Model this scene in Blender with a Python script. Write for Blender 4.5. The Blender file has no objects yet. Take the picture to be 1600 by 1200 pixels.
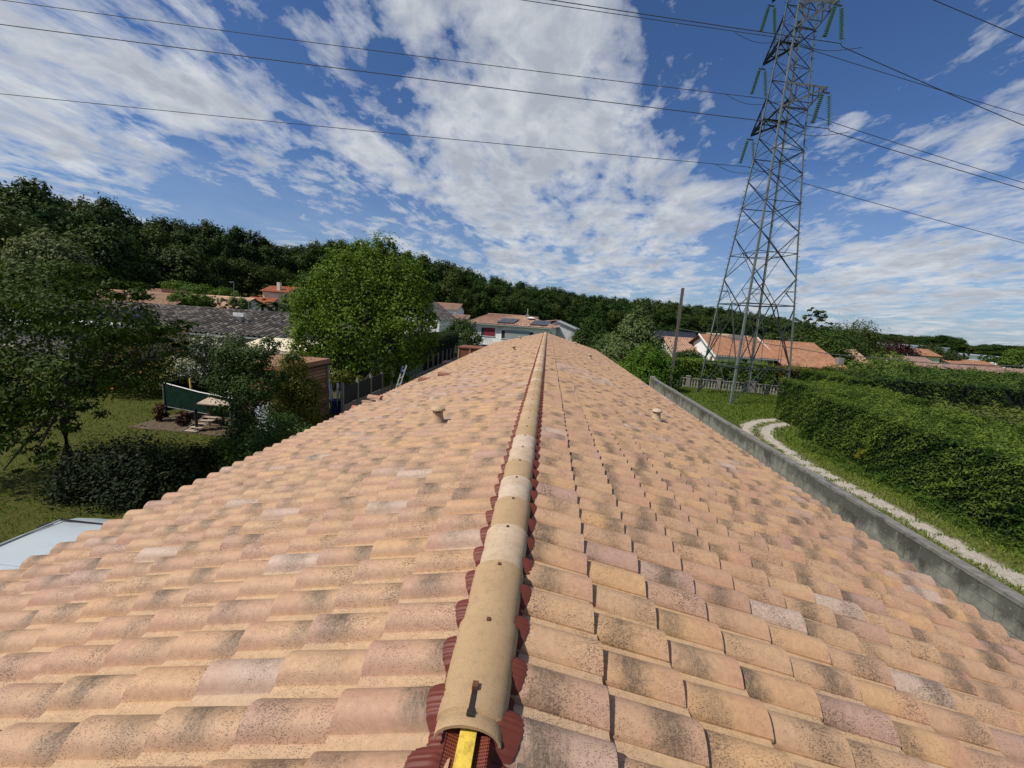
import bpy, math, random
import numpy as np
from mathutils import Matrix, Vector

# ------------------------------------------------------------------ camera, sky, sun, exposure
SC = bpy.context.scene
COL = SC.collection
H = 5.3
F_PX = 645.0
RM = np.array([[0.99417997, -0.07688919, 0.07546013],
               [0.08691509, 0.15858192, -0.98351286],
               [0.06365489, 0.98434741, 0.1643418]])
CP = np.array([0.0, 0.0, H])
cam_data = bpy.data.cameras.new('camera')
cam_data.sensor_width = 36.0
cam_data.lens = F_PX / 1600 * 36
cam_data.clip_start = 0.05
cam_data.clip_end = 6000
cam = bpy.data.objects.new('camera', cam_data)
COL.objects.link(cam)
M4 = Matrix([[RM[i][j] for j in range(3)] + [CP[i]] for i in range(3)] + [[0, 0, 0, 1]])
cam.matrix_world = M4
SC.camera = cam


def ray(px, py):
    w = RM @ np.array([px - 800.0, 600.0 - py, -F_PX])
    return w


def rdir(px, py):
    w = ray(px, py)
    return w / np.linalg.norm(w)


def at(px, py, Y):
    w = ray(px, py)
    return CP + w * (Y / w[1])


def gnd(px, py, z=0.0):
    w = ray(px, py)
    return CP + w * ((z - H) / w[2])


SUN_TO = np.array([-0.56, -0.31, 0.80])
SUN_TO /= np.linalg.norm(SUN_TO)
SUN_STRENGTH = 4.8
SKY_STRENGTH = 0.1
EXPOSURE = 0.0
sun_elev = math.asin(SUN_TO[2])
sun_az = math.atan2(SUN_TO[0], SUN_TO[1])

SC.view_settings.view_transform = 'Standard'
SC.view_settings.look = 'None'
SC.view_settings.exposure = EXPOSURE
SC.view_settings.gamma = 1.0
SC.view_settings.use_curve_mapping = False
SC.render.engine = 'CYCLES'
SC.cycles.max_bounces = 6
SC.cycles.diffuse_bounces = 3
SC.cycles.glossy_bounces = 2
SC.cycles.transmission_bounces = 4
SC.cycles.transparent_max_bounces = 6
SC.cycles.caustics_reflective = False
SC.cycles.caustics_refractive = False

sun_data = bpy.data.lights.new('sun', 'SUN')
sun_data.energy = SUN_STRENGTH
sun_data.angle = math.radians(0.5)
sun_data.color = (1.0, 0.93, 0.82)
sun = bpy.data.objects.new('sun', sun_data)
COL.objects.link(sun)
sun.rotation_euler = Vector(SUN_TO).to_track_quat('Z', 'Y').to_euler()
sun.location = (0, 0, 60)


class NT:
    """small helper for writing node trees"""
    def __init__(self, tree):
        self.t = tree
        self.n = tree.nodes
        self.l = tree.links

    def add(self, typ, ins=None, **props):
        nd = self.n.new(typ)
        for k, v in props.items():
            setattr(nd, k, v)
        if ins:
            for k, v in ins.items():
                s = nd.inputs[k]
                if isinstance(v, bpy.types.NodeSocket):
                    self.l.new(v, s)
                else:
                    s.default_value = v
        return nd

    def math(self, op, a, b=0.0, c=None, clamp=False):
        ins = {0: a, 1: b}
        if c is not None:
            ins[2] = c
        return self.add('ShaderNodeMath', ins, operation=op, use_clamp=clamp).outputs[0]

    def vmath(self, op, a, b=None, out=0, scale=None):
        ins = {0: a}
        if b is not None:
            ins[1] = b
        nd = self.add('ShaderNodeVectorMath', ins, operation=op)
        if scale is not None:
            nd.inputs['Scale'].default_value = scale
        return nd.outputs[out]

    def noise(self, vec, scale, detail=4, rough=0.55, out='Fac', dist=0.0, lac=2.0):
        nd = self.add('ShaderNodeTexNoise', {'Vector': vec, 'Scale': scale, 'Detail': detail, 'Roughness': rough,
                                             'Distortion': dist, 'Lacunarity': lac})
        return nd.outputs[out]

    def ramp(self, fac, stops, interp='LINEAR'):
        nd = self.add('ShaderNodeValToRGB', {'Fac': fac})
        cr = nd.color_ramp
        cr.interpolation = interp
        while len(cr.elements) < len(stops):
            cr.elements.new(0.5)
        for e, (p, c) in zip(cr.elements, stops):
            e.position = p
            e.color = (c, c, c, 1) if isinstance(c, (int, float)) else (*c, 1)
        return nd.outputs['Color']

    def maprange(self, v, a, b, c=0.0, d=1.0, smooth=False):
        nd = self.add('ShaderNodeMapRange', {'Value': v, 'From Min': a, 'From Max': b, 'To Min': c, 'To Max': d})
        if smooth:
            nd.interpolation_type = 'SMOOTHSTEP'
        return nd.outputs['Result']

    def mix(self, fac, a, b, blend='MIX'):
        nd = self.n.new('ShaderNodeMix')
        nd.data_type = 'RGBA'
        nd.blend_type = blend
        for s, v in ((nd.inputs[0], fac), (nd.inputs[6], a), (nd.inputs[7], b)):
            if isinstance(v, bpy.types.NodeSocket):
                self.l.new(v, s)
            elif isinstance(v, (int, float)):
                s.default_value = v
            else:
                s.default_value = (*v, 1) if len(v) == 3 else v
        return nd.outputs[2]


def build_world():
    world = bpy.data.worlds.new('World')
    SC.world = world
    world.use_nodes = True
    t = NT(world.node_tree)
    t.n.clear()
    out = t.add('ShaderNodeOutputWorld')
    bg = t.add('ShaderNodeBackground', {'Strength': SKY_STRENGTH})
    t.l.new(bg.outputs[0], out.inputs[0])
    sky = t.add('ShaderNodeTexSky', sky_type='NISHITA')
    sky.sun_disc = False
    sky.sun_elevation = sun_elev
    sky.sun_rotation = sun_az
    sky.air_density = 1.0
    sky.dust_density = 0.3
    sky.ozone_density = 3.0
    tc = t.add('ShaderNodeTexCoord')
    d = tc.outputs['Generated']
    sep = t.add('ShaderNodeSeparateXYZ', {0: d})
    z = t.math('MAXIMUM', sep.outputs[2], 0.0)
    den = t.math('ADD', z, 0.13)
    px = t.math('DIVIDE', sep.outputs[0], den)
    py = t.math('DIVIDE', sep.outputs[1], den)
    p = t.add('ShaderNodeCombineXYZ', {0: px, 1: t.math('MULTIPLY', py, 0.62), 2: 0.37}).outputs[0]
    warp = t.noise(p, 1.6, 3, 0.5, out='Color')
    p2 = t.vmath('ADD', p, t.vmath('SCALE', t.vmath('SUBTRACT', warp, (0.5, 0.5, 0.5)), scale=0.30))
    n1 = t.noise(p2, 3.5, 9, 0.62)
    n2 = t.noise(p2, 10.5, 6, 0.60)
    cov = t.math('ADD', t.math('ADD', t.math('MULTIPLY', n1, 0.70), t.math('MULTIPLY', n2, 0.30)), 0.012)
    # where the sky of that day is thick with cloud (+) or open (-): direction, angular size, amount
    blobs = [
        (700, 110, 3.5, -.12), (780, 250, 3.5, -.10), (900, 130, 3, -.08), (860, 300, 3, -.08),
        (740, 60, 17, .17), (930, 60, 9, .10), (850, 200, 12, .12), (1060, 220, 12, .12), (640, 120, 6, .05), (250, 130, 12, .08),
        (70, 60, 11, .06), (60, 200, 9, .09), (110, 280, 4, .06), (330, 190, 7, .06), (520, 215, 9, .05), (720, 290, 12, .08),
        (830, 360, 8, .10), (265, 292, 3.5, .16), (150, 320, 5, .08), (1040, 330, 9, .10),
        (1390, 300, 11, .12), (1540, 380, 9, .08), (1560, 60, 10, .08), (1560, 210, 7, .07), (1300, 400, 9, .07), (950, 410, 6, .06),
        (470, 40, 8, -.15), (600, 150, 4.5, -.12), (410, 100, 4, -.07), (1110, 70, 13, -.13), (1350, 130, 16, -.17), (1330, 220, 8, -.08),
        (1010, 140, 4, -.06), (230, 250, 5, -.16), (120, 250, 4, -.08), (20, 250, 3, -.05), (330, 290, 4, -.10), (400, 300, 7, -.13), (560, 345, 6, -.10), (700, 380, 5, -.08), (240, 340, 5, -.08),
        (1150, 400, 4, -.10), (20, 10, 4, -.05), (960, 280, 3, -.08), (1480, 130, 6, -.10), (1600, 300, 5, -.06), (640, 210, 3.5, -.06),
    ]
    for bx, by, deg, amt in blobs:
        dv = rdir(bx, by)
        dot = t.vmath('DOT_PRODUCT', d, tuple(float(q) for q in dv), out=1)
        g = t.maprange(dot, math.cos(math.radians(deg * 1.3)), 1.0, 0.0, amt * (.42 if amt > 0 else .62), smooth=True)
        cov = t.math('ADD', cov, g)
    mask = t.maprange(cov, 0.462, 0.620, 0.0, 1.0)
    mask = t.math('POWER', mask, 0.85)
    # thin veil near the horizon
    veil = t.maprange(z, 0.0, 0.30, 0.30, 0.0)
    mask = t.math('MAXIMUM', mask, t.math('MULTIPLY', veil, t.maprange(n1, 0.35, 0.6, 0.5, 1.0)))
    mask = t.math('MULTIPLY', mask, 0.95)
    # light and shade inside the cloud itself: thick cores are greyer
    n3 = t.noise(t.vmath('ADD', p2, (0.05, 0.09, 0.0)), 2.6, 6, 0.55)
    n4 = t.noise(t.vmath('ADD', p2, (0.02, 0.05, 0.0)), 8.0, 6, 0.6)
    shade = t.maprange(t.math('ADD', t.math('ADD', t.math('MULTIPLY', cov, 0.8), t.math('MULTIPLY', n3, 0.50)), t.math('MULTIPLY', n4, 0.45)), 0.84, 1.06, 0.0, 0.95)
    ccol = t.mix(shade, (6.9, 7.15, 7.5), (4.1, 4.45, 5.1))
    skyc = t.mix(1.0, sky.outputs[0], (0.50, 0.66, 0.90), 'MULTIPLY')
    hz = t.maprange(z, 0.0, 0.35, 1.0, 0.0, smooth=True)
    skyc = t.mix(t.math('MULTIPLY', hz, 0.35), skyc, (1.9, 2.9, 4.9))
    colr = t.mix(mask, skyc, ccol)
    t.l.new(colr, bg.inputs['Color'])
    world.cycles.sampling_method = 'MANUAL'
    world.cycles.sample_map_resolution = 512


build_world()

# ------------------------------------------------------------------ helpers
rng = np.random.default_rng(7)
random.seed(5)
MATS = {}


def tagged(o, label=None, cat=None, group=None, kind=None):
    if label: o['label'] = label
    if cat: o['category'] = cat
    if group: o['group'] = group
    if kind: o['kind'] = kind
    return o


def empty(name, loc=(0, 0, 0), rz=0.0, label=None, cat=None, group=None):
    o = bpy.data.objects.new(name, None)
    o.empty_display_size = 0.2
    COL.objects.link(o)
    o.location = loc
    o.rotation_euler = (0, 0, rz)
    return tagged(o, label, cat, group)


class MB:
    """collects faces; build() links them as one mesh object"""
    def __init__(self):
        self.v, self.f, self.m = [], [], []

    def quad(self, a, b, c, d, mi=0):
        i = len(self.v)
        self.v += [tuple(a), tuple(b), tuple(c), tuple(d)]
        self.f.append((i, i + 1, i + 2, i + 3))
        self.m.append(mi)

    def poly(self, pts, mi=0):
        i = len(self.v)
        self.v += [tuple(p) for p in pts]
        self.f.append(tuple(range(i, i + len(pts))))
        self.m.append(mi)

    def box(self, x0, x1, y0, y1, z0, z1, mi=0):
        i = len(self.v)
        self.v += [(x0, y0, z0), (x1, y0, z0), (x1, y1, z0), (x0, y1, z0), (x0, y0, z1), (x1, y0, z1), (x1, y1, z1), (x0, y1, z1)]
        for f in ((0, 3, 2, 1), (4, 5, 6, 7), (0, 1, 5, 4), (1, 2, 6, 5), (2, 3, 7, 6), (3, 0, 4, 7)):
            self.f.append(tuple(i + q for q in f))
            self.m.append(mi)

    def obox(self, c, ux, uy, uz, mi=0):
        """oriented box: centre and three half-extent vectors"""
        c, ux, uy, uz = (np.array(q, float) for q in (c, ux, uy, uz))
        i = len(self.v)
        for s in ((-1, -1, -1), (1, -1, -1), (1, 1, -1), (-1, 1, -1), (-1, -1, 1), (1, -1, 1), (1, 1, 1), (-1, 1, 1)):
            self.v.append(tuple(c + ux * s[0] + uy * s[1] + uz * s[2]))
        for f in ((0, 3, 2, 1), (4, 5, 6, 7), (0, 1, 5, 4), (1, 2, 6, 5), (2, 3, 7, 6), (3, 0, 4, 7)):
            self.f.append(tuple(i + q for q in f))
            self.m.append(mi)

    def bar(self, a, b, w, h=None, mi=0, up=(0, 0, 1)):
        a = np.array(a, float); b = np.array(b, float)
        h = w if h is None else h
        d = b - a
        L = np.linalg.norm(d)
        if L < 1e-6: return
        d /= L
        u = np.array(up, float)
        if abs(d @ u) > 0.98: u = np.array((1.0, 0, 0))
        s = np.cross(d, u); s /= np.linalg.norm(s)
        t = np.cross(s, d)
        self.obox((a + b) / 2, d * L / 2, s * w / 2, t * h / 2, mi)

    def tube(self, pts, radii, seg=8, cap=True, mi=0):
        pts = [np.array(p, float) for p in pts]
        if isinstance(radii, (int, float)): radii = [radii] * len(pts)
        i0 = len(self.v)
        for k, p in enumerate(pts):
            d = pts[min(k + 1, len(pts) - 1)] - pts[max(k - 1, 0)]
            d = d / (np.linalg.norm(d) + 1e-9)
            u = np.array((0, 0, 1.0)) if abs(d[2]) < 0.9 else np.array((1.0, 0, 0))
            s = np.cross(d, u); s /= np.linalg.norm(s)
            t = np.cross(s, d)
            for j in range(seg):
                a = 2 * math.pi * j / seg
                self.v.append(tuple(p + radii[k] * (math.cos(a) * s + math.sin(a) * t)))
        for k in range(len(pts) - 1):
            for j in range(seg):
                a = i0 + k * seg + j; b = i0 + k * seg + (j + 1) % seg
                self.f.append((a, b, b + seg, a + seg)); self.m.append(mi)
        if cap:
            self.f.append(tuple(i0 + j for j in range(seg))[::-1]); self.m.append(mi)
            e = i0 + (len(pts) - 1) * seg
            self.f.append(tuple(e + j for j in range(seg))); self.m.append(mi)

    def lathe(self, prof, c=(0, 0, 0), seg=16, mi=0):
        i0 = len(self.v)
        for r, z in prof:
            for j in range(seg):
                a = 2 * math.pi * j / seg
                self.v.append((c[0] + r * math.cos(a), c[1] + r * math.sin(a), c[2] + z))
        for k in range(len(prof) - 1):
            for j in range(seg):
                a = i0 + k * seg + j; b = i0 + k * seg + (j + 1) % seg
                self.f.append((a, b, b + seg, a + seg)); self.m.append(mi)

    def build(self, name, mats, parent=None, smooth=False, loc=None, label=None, cat=None, group=None, kind=None):
        me = bpy.data.meshes.new(name)
        me.from_pydata(self.v, [], self.f)
        if not isinstance(mats, (list, tuple)): mats = [mats]
        for m in mats: me.materials.append(m)
        if len(mats) > 1: me.polygons.foreach_set('material_index', self.m)
        if smooth: me.polygons.foreach_set('use_smooth', [True] * len(self.f))
        me.update()
        return link(name, me, parent, loc, label, cat, group, kind)


def link(name, me, parent=None, loc=None, label=None, cat=None, group=None, kind=None):
    o = bpy.data.objects.new(name, me)
    COL.objects.link(o)
    if parent is not None: o.parent = parent
    if loc is not None: o.location = loc
    return tagged(o, label, cat, group, kind)


def np_mesh(name, V, Fq, mats, tint=None, smooth=False, uv=None, rnd=None):
    """fast quad mesh from arrays"""
    me = bpy.data.meshes.new(name)
    nv, nf = len(V), len(Fq)
    me.vertices.add(nv)
    me.vertices.foreach_set('co', np.ascontiguousarray(V, dtype=np.float32).ravel())
    me.loops.add(nf * 4)
    me.loops.foreach_set('vertex_index', np.ascontiguousarray(Fq, dtype=np.int32).ravel())
    me.polygons.add(nf)
    me.polygons.foreach_set('loop_start', np.arange(0, nf * 4, 4, dtype=np.int32))
    if smooth: me.polygons.foreach_set('use_smooth', np.ones(nf, dtype=bool))
    if tint is not None:
        a = me.attributes.new('tint', 'FLOAT', 'FACE')
        a.data.foreach_set('value', tint.astype(np.float32))
    if rnd is not None:
        a = me.attributes.new('tone', 'FLOAT', 'FACE')
        a.data.foreach_set('value', rnd.astype(np.float32))
    if uv is not None:
        l = me.uv_layers.new(name='UVMap')
        l.data.foreach_set('uv', uv.astype(np.float32).ravel())
    if not isinstance(mats, (list, tuple)): mats = [mats]
    for m in mats: me.materials.append(m)
    me.update(calc_edges=True)
    return me


def newmat(name):
    m = bpy.data.materials.new(name)
    m.use_nodes = True
    t = NT(m.node_tree)
    t.n.clear()
    out = t.add('ShaderNodeOutputMaterial')
    bsdf = t.add('ShaderNodeBsdfPrincipled')
    bsdf.inputs['Specular IOR Level'].default_value = 0.3
    t.l.new(bsdf.outputs[0], out.inputs[0])
    return m, t, bsdf, out


def wpos(t):
    return t.add('ShaderNodeNewGeometry').outputs['Position']


def plain(name, col, rough=0.75, var=0.25, scale=3.0, metal=0.0, bump=0.0, bscale=60.0, spec=0.3, dirt=None, dirt_scale=1.2, stretch=None, obj=False):
    if name in MATS: return MATS[name]
    m, t, b, out = newmat(name)
    pos = t.add('ShaderNodeTexCoord').outputs['Object'] if obj else wpos(t)
    if stretch: pos = t.vmath('MULTIPLY', pos, stretch)
    n = t.noise(pos, scale, 5, 0.6)
    lo = tuple(c * (1 - var) for c in col); hi = tuple(min(1, c * (1 + var)) for c in col)
    c = t.mix(t.maprange(n, 0.3, 0.7), lo, hi)
    if dirt:
        d = t.noise(pos, dirt_scale, 6, 0.65, dist=0.4)
        c = t.mix(t.math('MULTIPLY', t.maprange(d, 0.5, 0.68, smooth=True), 0.7), c, dirt)
    t.l.new(c, b.inputs['Base Color'])
    b.inputs['Roughness'].default_value = rough
    b.inputs['Metallic'].default_value = metal
    b.inputs['Specular IOR Level'].default_value = spec
    if bump:
        bn = t.add('ShaderNodeBump', {'Strength': bump, 'Distance': 0.01, 'Height': t.noise(pos, bscale, 4, 0.6)})
        t.l.new(bn.outputs[0], b.inputs['Normal'])
    MATS[name] = m
    return m


def foliage_mat(name, dark, light, accent=None, acc=0.9, trans=0.25):
    if name in MATS: return MATS[name]
    m, t, b, out = newmat(name)
    a = t.add('ShaderNodeAttribute', attribute_name='tint').outputs['Fac']
    info = t.add('ShaderNodeObjectInfo').outputs['Random']
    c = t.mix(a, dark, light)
    if accent:
        c = t.mix(t.maprange(a, acc, acc + 0.02), c, accent)
    hue = t.mix(info, (0.80, 0.86, 0.85), (1.28, 1.16, 1.05))
    c = t.mix(1.0, c, hue, 'MULTIPLY')
    t.l.new(c, b.inputs['Base Color'])
    b.inputs['Roughness'].default_value = 0.6
    b.inputs['Specular IOR Level'].default_value = 0.10
    tr = t.add('ShaderNodeBsdfTranslucent')
    t.l.new(t.mix(1.0, c, (1.2, 1.25, 0.6), 'MULTIPLY'), tr.inputs[0])
    mx = t.add('ShaderNodeMixShader', {0: trans, 1: b.outputs[0], 2: tr.outputs[0]})
    t.l.new(mx.outputs[0], out.inputs[0])
    MATS[name] = m
    return m


def leaf_cloud(lobes, n, size, seed, per=28, clump=0.16, shell=(0.62, 1.02), up=0.35, flat=1.0, aspect=0.55, droop=0.0, jitter=0.35, gap=0.0):
    """leaf faces gathered in clumps through a crown made of ellipsoid lobes (cx,cy,cz,rx,ry,rz)"""
    g = np.random.default_rng(seed)
    L = np.array([l[:6] for l in lobes], float)
    w = (L[:, 3] * L[:, 4] + L[:, 4] * L[:, 5] + L[:, 3] * L[:, 5])
    w = w / w.sum()
    K = max(1, n // per)
    li = g.choice(len(L), K, p=w)
    d = g.normal(size=(K, 3)); d /= np.linalg.norm(d, axis=1)[:, None]
    rad = g.uniform(shell[0], shell[1], K) ** 0.8
    rad *= 1 + 0.10 * np.sin(d[:, 0] * 5 + li) * np.cos(d[:, 2] * 6 + li * 2)
    cc = L[li, :3] + d * L[li, 3:6] * rad[:, None]
    cr = clump * np.minimum(np.minimum(L[li, 3], L[li, 4]), L[li, 5]) * g.uniform(0.6, 1.5, K)
    ctint = g.uniform(0, 1, K)
    ci = np.repeat(np.arange(K), per)
    N = len(ci)
    off = g.normal(size=(N, 3)) * cr[ci][:, None]
    off[:, 2] *= flat
    P = cc[ci] + off
    nrm = d[ci] * 0.6 + g.normal(size=(N, 3)) * jitter + np.array([0, 0, up])
    nrm += off / (np.linalg.norm(off, axis=1)[:, None] + 1e-6) * 0.5
    nrm /= np.linalg.norm(nrm, axis=1)[:, None]
    r = g.normal(size=(N, 3)); r[:, 2] -= droop
    t = r - nrm * (r * nrm).sum(1)[:, None]; t /= np.linalg.norm(t, axis=1)[:, None]
    s = np.cross(nrm, t)
    sz = size * g.uniform(0.6, 1.4, N)[:, None]
    a = P - t * sz * 0.5
    b = P + s * sz * aspect * 0.5 + nrm * sz * 0.08
    c = P + t * sz * 0.5
    e = P - s * sz * aspect * 0.5 + nrm * sz * 0.08
    V = np.stack([a, b, c, e], 1).reshape(-1, 3)
    Fq = np.arange(N * 4).reshape(-1, 4)
    tint = np.clip(ctint[ci] * 0.62 + g.uniform(0, 1, N) * 0.38, 0, 1)
    return V, Fq, tint


def plant(name, lobes, n, size, mat, seed, trunk=None, bark=None, parent=None, base=None, label=None, cat=None, group=None, crown_name='crown', **kw):
    """a tree or shrub: Empty at its base > crown, trunk"""
    if base is None:
        base = (np.mean([l[0] for l in lobes]), np.mean([l[1] for l in lobes]), ztt(np.mean([l[0] for l in lobes]), np.mean([l[1] for l in lobes])))
    root = empty(name, tuple(float(q) for q in base), label=label, cat=cat, group=group)
    lb = [(l[0] - base[0], l[1] - base[1], l[2] - base[2], *l[3:]) for l in lobes]
    V, Fq, tint = leaf_cloud(lb, n, size, seed, **kw)
    me = np_mesh(name + '_' + crown_name, V, Fq, mat, tint)
    link(crown_name, me, root)
    if trunk:
        g = random.Random(seed)
        b = MB()
        top = min(l[2] for l in lb)
        cz = sum(l[2] for l in lb) / len(lb)
        cx = sum(l[0] for l in lb) / len(lb); cy = sum(l[1] for l in lb) / len(lb)
        mid = (cx * 0.25, cy * 0.25, cz * 0.4)
        ctr = (cx * 0.8, cy * 0.8, cz * 0.95)
        b.tube([(0, 0, -0.1), (cx * .05, 0.02, cz * .12), mid, ctr], [trunk * 1.35, trunk, trunk * 0.8, trunk * 0.4], 8)
        for l in lb:
            p1 = [(mid[k] * .5 + ctr[k] * .5) for k in range(3)]
            p2 = [p1[k] * .5 + l[k] * .5 + g.uniform(-.1, .1) for k in range(3)]
            b.tube([p1, p2, l[:3]], [trunk * 0.45, trunk * 0.3, trunk * 0.12], 5)
        b.build('trunk', bark or MATS['bark'], root, smooth=True)
    return root


def copy_tree(o, parent=None):
    c = o.copy()
    COL.objects.link(c)
    c.parent = parent
    for ch in list(o.children):
        copy_tree(ch, c)
    return c


# ------------------------------------------------------------------ materials
def make_tile_group():
    g = bpy.data.node_groups.new('tile_colour', 'ShaderNodeTree')
    g.interface.new_socket('UV', in_out='INPUT', socket_type='NodeSocketVector')
    g.interface.new_socket('Tone', in_out='INPUT', socket_type='NodeSocketFloat')
    g.interface.new_socket('Color', in_out='OUTPUT', socket_type='NodeSocketColor')
    g.interface.new_socket('Height', in_out='OUTPUT', socket_type='NodeSocketFloat')
    t = NT(g)
    gi = t.add('NodeGroupInput'); go = t.add('NodeGroupOutput')
    uv, tone = gi.outputs[0], gi.outputs[1]
    s = t.add('ShaderNodeSeparateXYZ', {0: uv})
    u, v = s.outputs[0], s.outputs[1]
    pos = t.add('ShaderNodeNewGeometry').outputs['Position']
    # per-tile random numbers
    wn = t.add('ShaderNodeTexWhiteNoise', {'W': t.math('MULTIPLY', tone, 91.7)}, noise_dimensions='1D')
    ws = t.add('ShaderNodeSeparateColor', {0: wn.outputs['Color']})
    r1, r2, r3 = ws.outputs[0], ws.outputs[1], ws.outputs[2]
    base = t.ramp(tone, [(0.0, (.43, .275, .165)), (.30, (.47, .30, .175)), (.52, (.41, .25, .165)), (.66, (.49, .305, .155)), (.80, (.39, .245, .185)),
                         (.90, (.42, .29, .22)), (.97, (.47, .36, .285)), (1.0, (.42, .28, .21))])
    pink = t.mix(r1, (.42, .225, .145), (.38, .24, .195))
    wobble = t.noise(pos, 9.0, 3, 0.5)
    nose = t.maprange(t.math('ADD', u, t.math('MULTIPLY', wobble, 0.5)), 0.35, 0.75, 1.0, 0.0, smooth=True)
    c = t.mix(t.math('MULTIPLY', nose, t.maprange(r2, 0.35, 1.0, 0.0, 0.75)), base, pink)
    # pale sand in the channel
    chan = t.maprange(v, 0.24, 0.31, 0.60, 0.0, smooth=True)
    c = t.mix(chan, c, (.50, .355, .215))
    band = t.math('MULTIPLY', t.maprange(v, 0.29, 0.33, 0.0, 1.0, smooth=True), t.maprange(v, 0.35, 0.50, 0.42, 0.0, smooth=True))  # darker barrel foot: sprayed pigment, and crease shade painted into the colour
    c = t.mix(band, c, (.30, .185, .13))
    # smoky sprayed patch, brushed across the tile
    st = t.vmath('MULTIPLY', pos, (1.0, 1.0, 1.0))
    nz = t.noise(st, 14.0, 5, 0.65)
    cen = t.maprange(r3, 0.0, 1.0, 0.15, 0.95)
    dist = t.math('ABSOLUTE', t.math('SUBTRACT', u, cen))
    patch = t.maprange(t.math('ADD', dist, t.math('MULTIPLY', t.math('SUBTRACT', nz, 0.5), 0.55)), 0.0, 0.36, 1.0, 0.0, smooth=True)
    crest = t.maprange(v, 0.18, 0.55, 0.1, 1.0, smooth=True)
    patch = t.math('MULTIPLY', patch, crest)
    amount = t.maprange(t.math('FRACT', t.math('MULTIPLY', t.math('ADD', r2, r1), 3.3)), 0.20, 1.0, 0.0, 1.0)
    brush = t.noise(t.vmath('MULTIPLY', pos, (130.0, 26.0, 60.0)), 1.0, 4, 0.7)
    smoke = t.math('MULTIPLY', t.math('MULTIPLY', patch, amount), t.maprange(brush, 0.30, 0.62, 0.35, 1.15), clamp=True)
    c = t.mix(smoke, c, (.115, .088, .060))
    # dark speckles, denser round the patch
    sp = t.add('ShaderNodeTexVoronoi', {'Vector': t.vmath('MULTIPLY', pos, (.7, 1.15, 1.0)), 'Scale': 175.0, 'Randomness': 1.0}, feature='F1')
    big = t.noise(pos, 5.0, 3, 0.6)
    thr = t.math('ADD', t.math('MULTIPLY', patch, 0.20), t.maprange(t.math('ADD', big, t.math('MULTIPLY', r1, 0.25)), 0.40, 0.80, 0.12, 0.42))
    spk = t.maprange(t.math('SUBTRACT', t.math('ADD', sp.outputs['Distance'], t.math('MULTIPLY', t.noise(pos, 260.0, 2, .7), .25)), t.math('ADD', thr, .11)), -0.07, 0.10, 1.0, 0.0)
    keep = t.maprange(t.add('ShaderNodeSeparateColor', {0: sp.outputs['Color']}).outputs[0], 0.30, 0.36, 0.0, 1.0)
    c = t.mix(t.math('MULTIPLY', t.math('MULTIPLY', spk, keep), t.maprange(t.noise(pos, 22.0, 4, .7), .30, .58, .25, .88)), c, (.095, .06, .04))
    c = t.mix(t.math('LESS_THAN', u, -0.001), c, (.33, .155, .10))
    mot = t.noise(pos, 38.0, 5, 0.7)
    c = t.mix(1.0, c, t.mix(t.maprange(mot, .3, .7), (.84, .83, .82), (1.12, 1.12, 1.12)), 'MULTIPLY')
    fine = t.noise(pos, 420.0, 2, 0.6)
    c = t.mix(1.0, c, t.mix(fine, (.80, .80, .80), (1.18, 1.18, 1.18)), 'MULTIPLY')
    t.l.new(c, go.inputs[0])
    t.l.new(t.math('ADD', fine, t.math('MULTIPLY', nz, 0.6)), go.inputs[1])
    return g


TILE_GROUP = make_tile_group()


def tile_mat(name, per_object, mul=(1, 1, 1)):
    m, t, b, out = newmat(name)
    at_ = t.add('ShaderNodeAttribute', attribute_name='tone', attribute_type='OBJECT' if per_object else 'GEOMETRY')
    uv = t.add('ShaderNodeUVMap').outputs[0]
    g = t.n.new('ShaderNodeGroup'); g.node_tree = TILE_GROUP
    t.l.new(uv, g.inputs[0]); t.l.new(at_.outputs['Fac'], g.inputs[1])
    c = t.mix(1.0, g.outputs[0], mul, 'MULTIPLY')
    t.l.new(c, b.inputs['Base Color'])
    b.inputs['Roughness'].default_value = 0.66
    b.inputs['Specular IOR Level'].default_value = 0.42
    bn = t.add('ShaderNodeBump', {'Strength': 0.25, 'Distance': 0.002, 'Height': g.outputs[1]})
    t.l.new(bn.outputs[0], b.inputs['Normal'])
    MATS[name] = m
    return m


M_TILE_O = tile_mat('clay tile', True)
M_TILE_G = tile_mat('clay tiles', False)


def cap_mat():
    m, t, b, out = newmat('ridge clay')
    at_ = t.add('ShaderNodeAttribute', attribute_name='tone', attribute_type='OBJECT').outputs['Fac']
    pos = wpos(t)
    base = t.ramp(at_, [(0, (.40, .275, .15)), (.5, (.45, .315, .18)), (.75, (.49, .355, .22)), (.88, (.52, .40, .28)), (1, (.55, .45, .35))])
    n = t.noise(pos, 6.0, 4, 0.6)
    c = t.mix(t.maprange(n, .35, .7, 0, .55), base, (.36, .235, .13))
    big = t.noise(pos, 26.0, 5, 0.7)
    c = t.mix(t.maprange(big, .50, .72, 0, .42), c, (.20, .145, .09))
    fine = t.noise(pos, 260.0, 2, 0.7)
    c = t.mix(t.maprange(fine, .54, .68, 0, .6), c, (.15, .095, .06))
    fine2 = t.noise(pos, 600.0, 2, 0.6)
    c = t.mix(1.0, c, t.mix(fine2, (.82, .82, .82), (1.16, 1.16, 1.16)), 'MULTIPLY')
    t.l.new(c, b.inputs['Base Color'])
    b.inputs['Roughness'].default_value = 0.8
    bn = t.add('ShaderNodeBump', {'Strength': 0.2, 'Distance': 0.002, 'Height': fine2})
    t.l.new(bn.outputs[0], b.inputs['Normal'])
    return m


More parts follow.
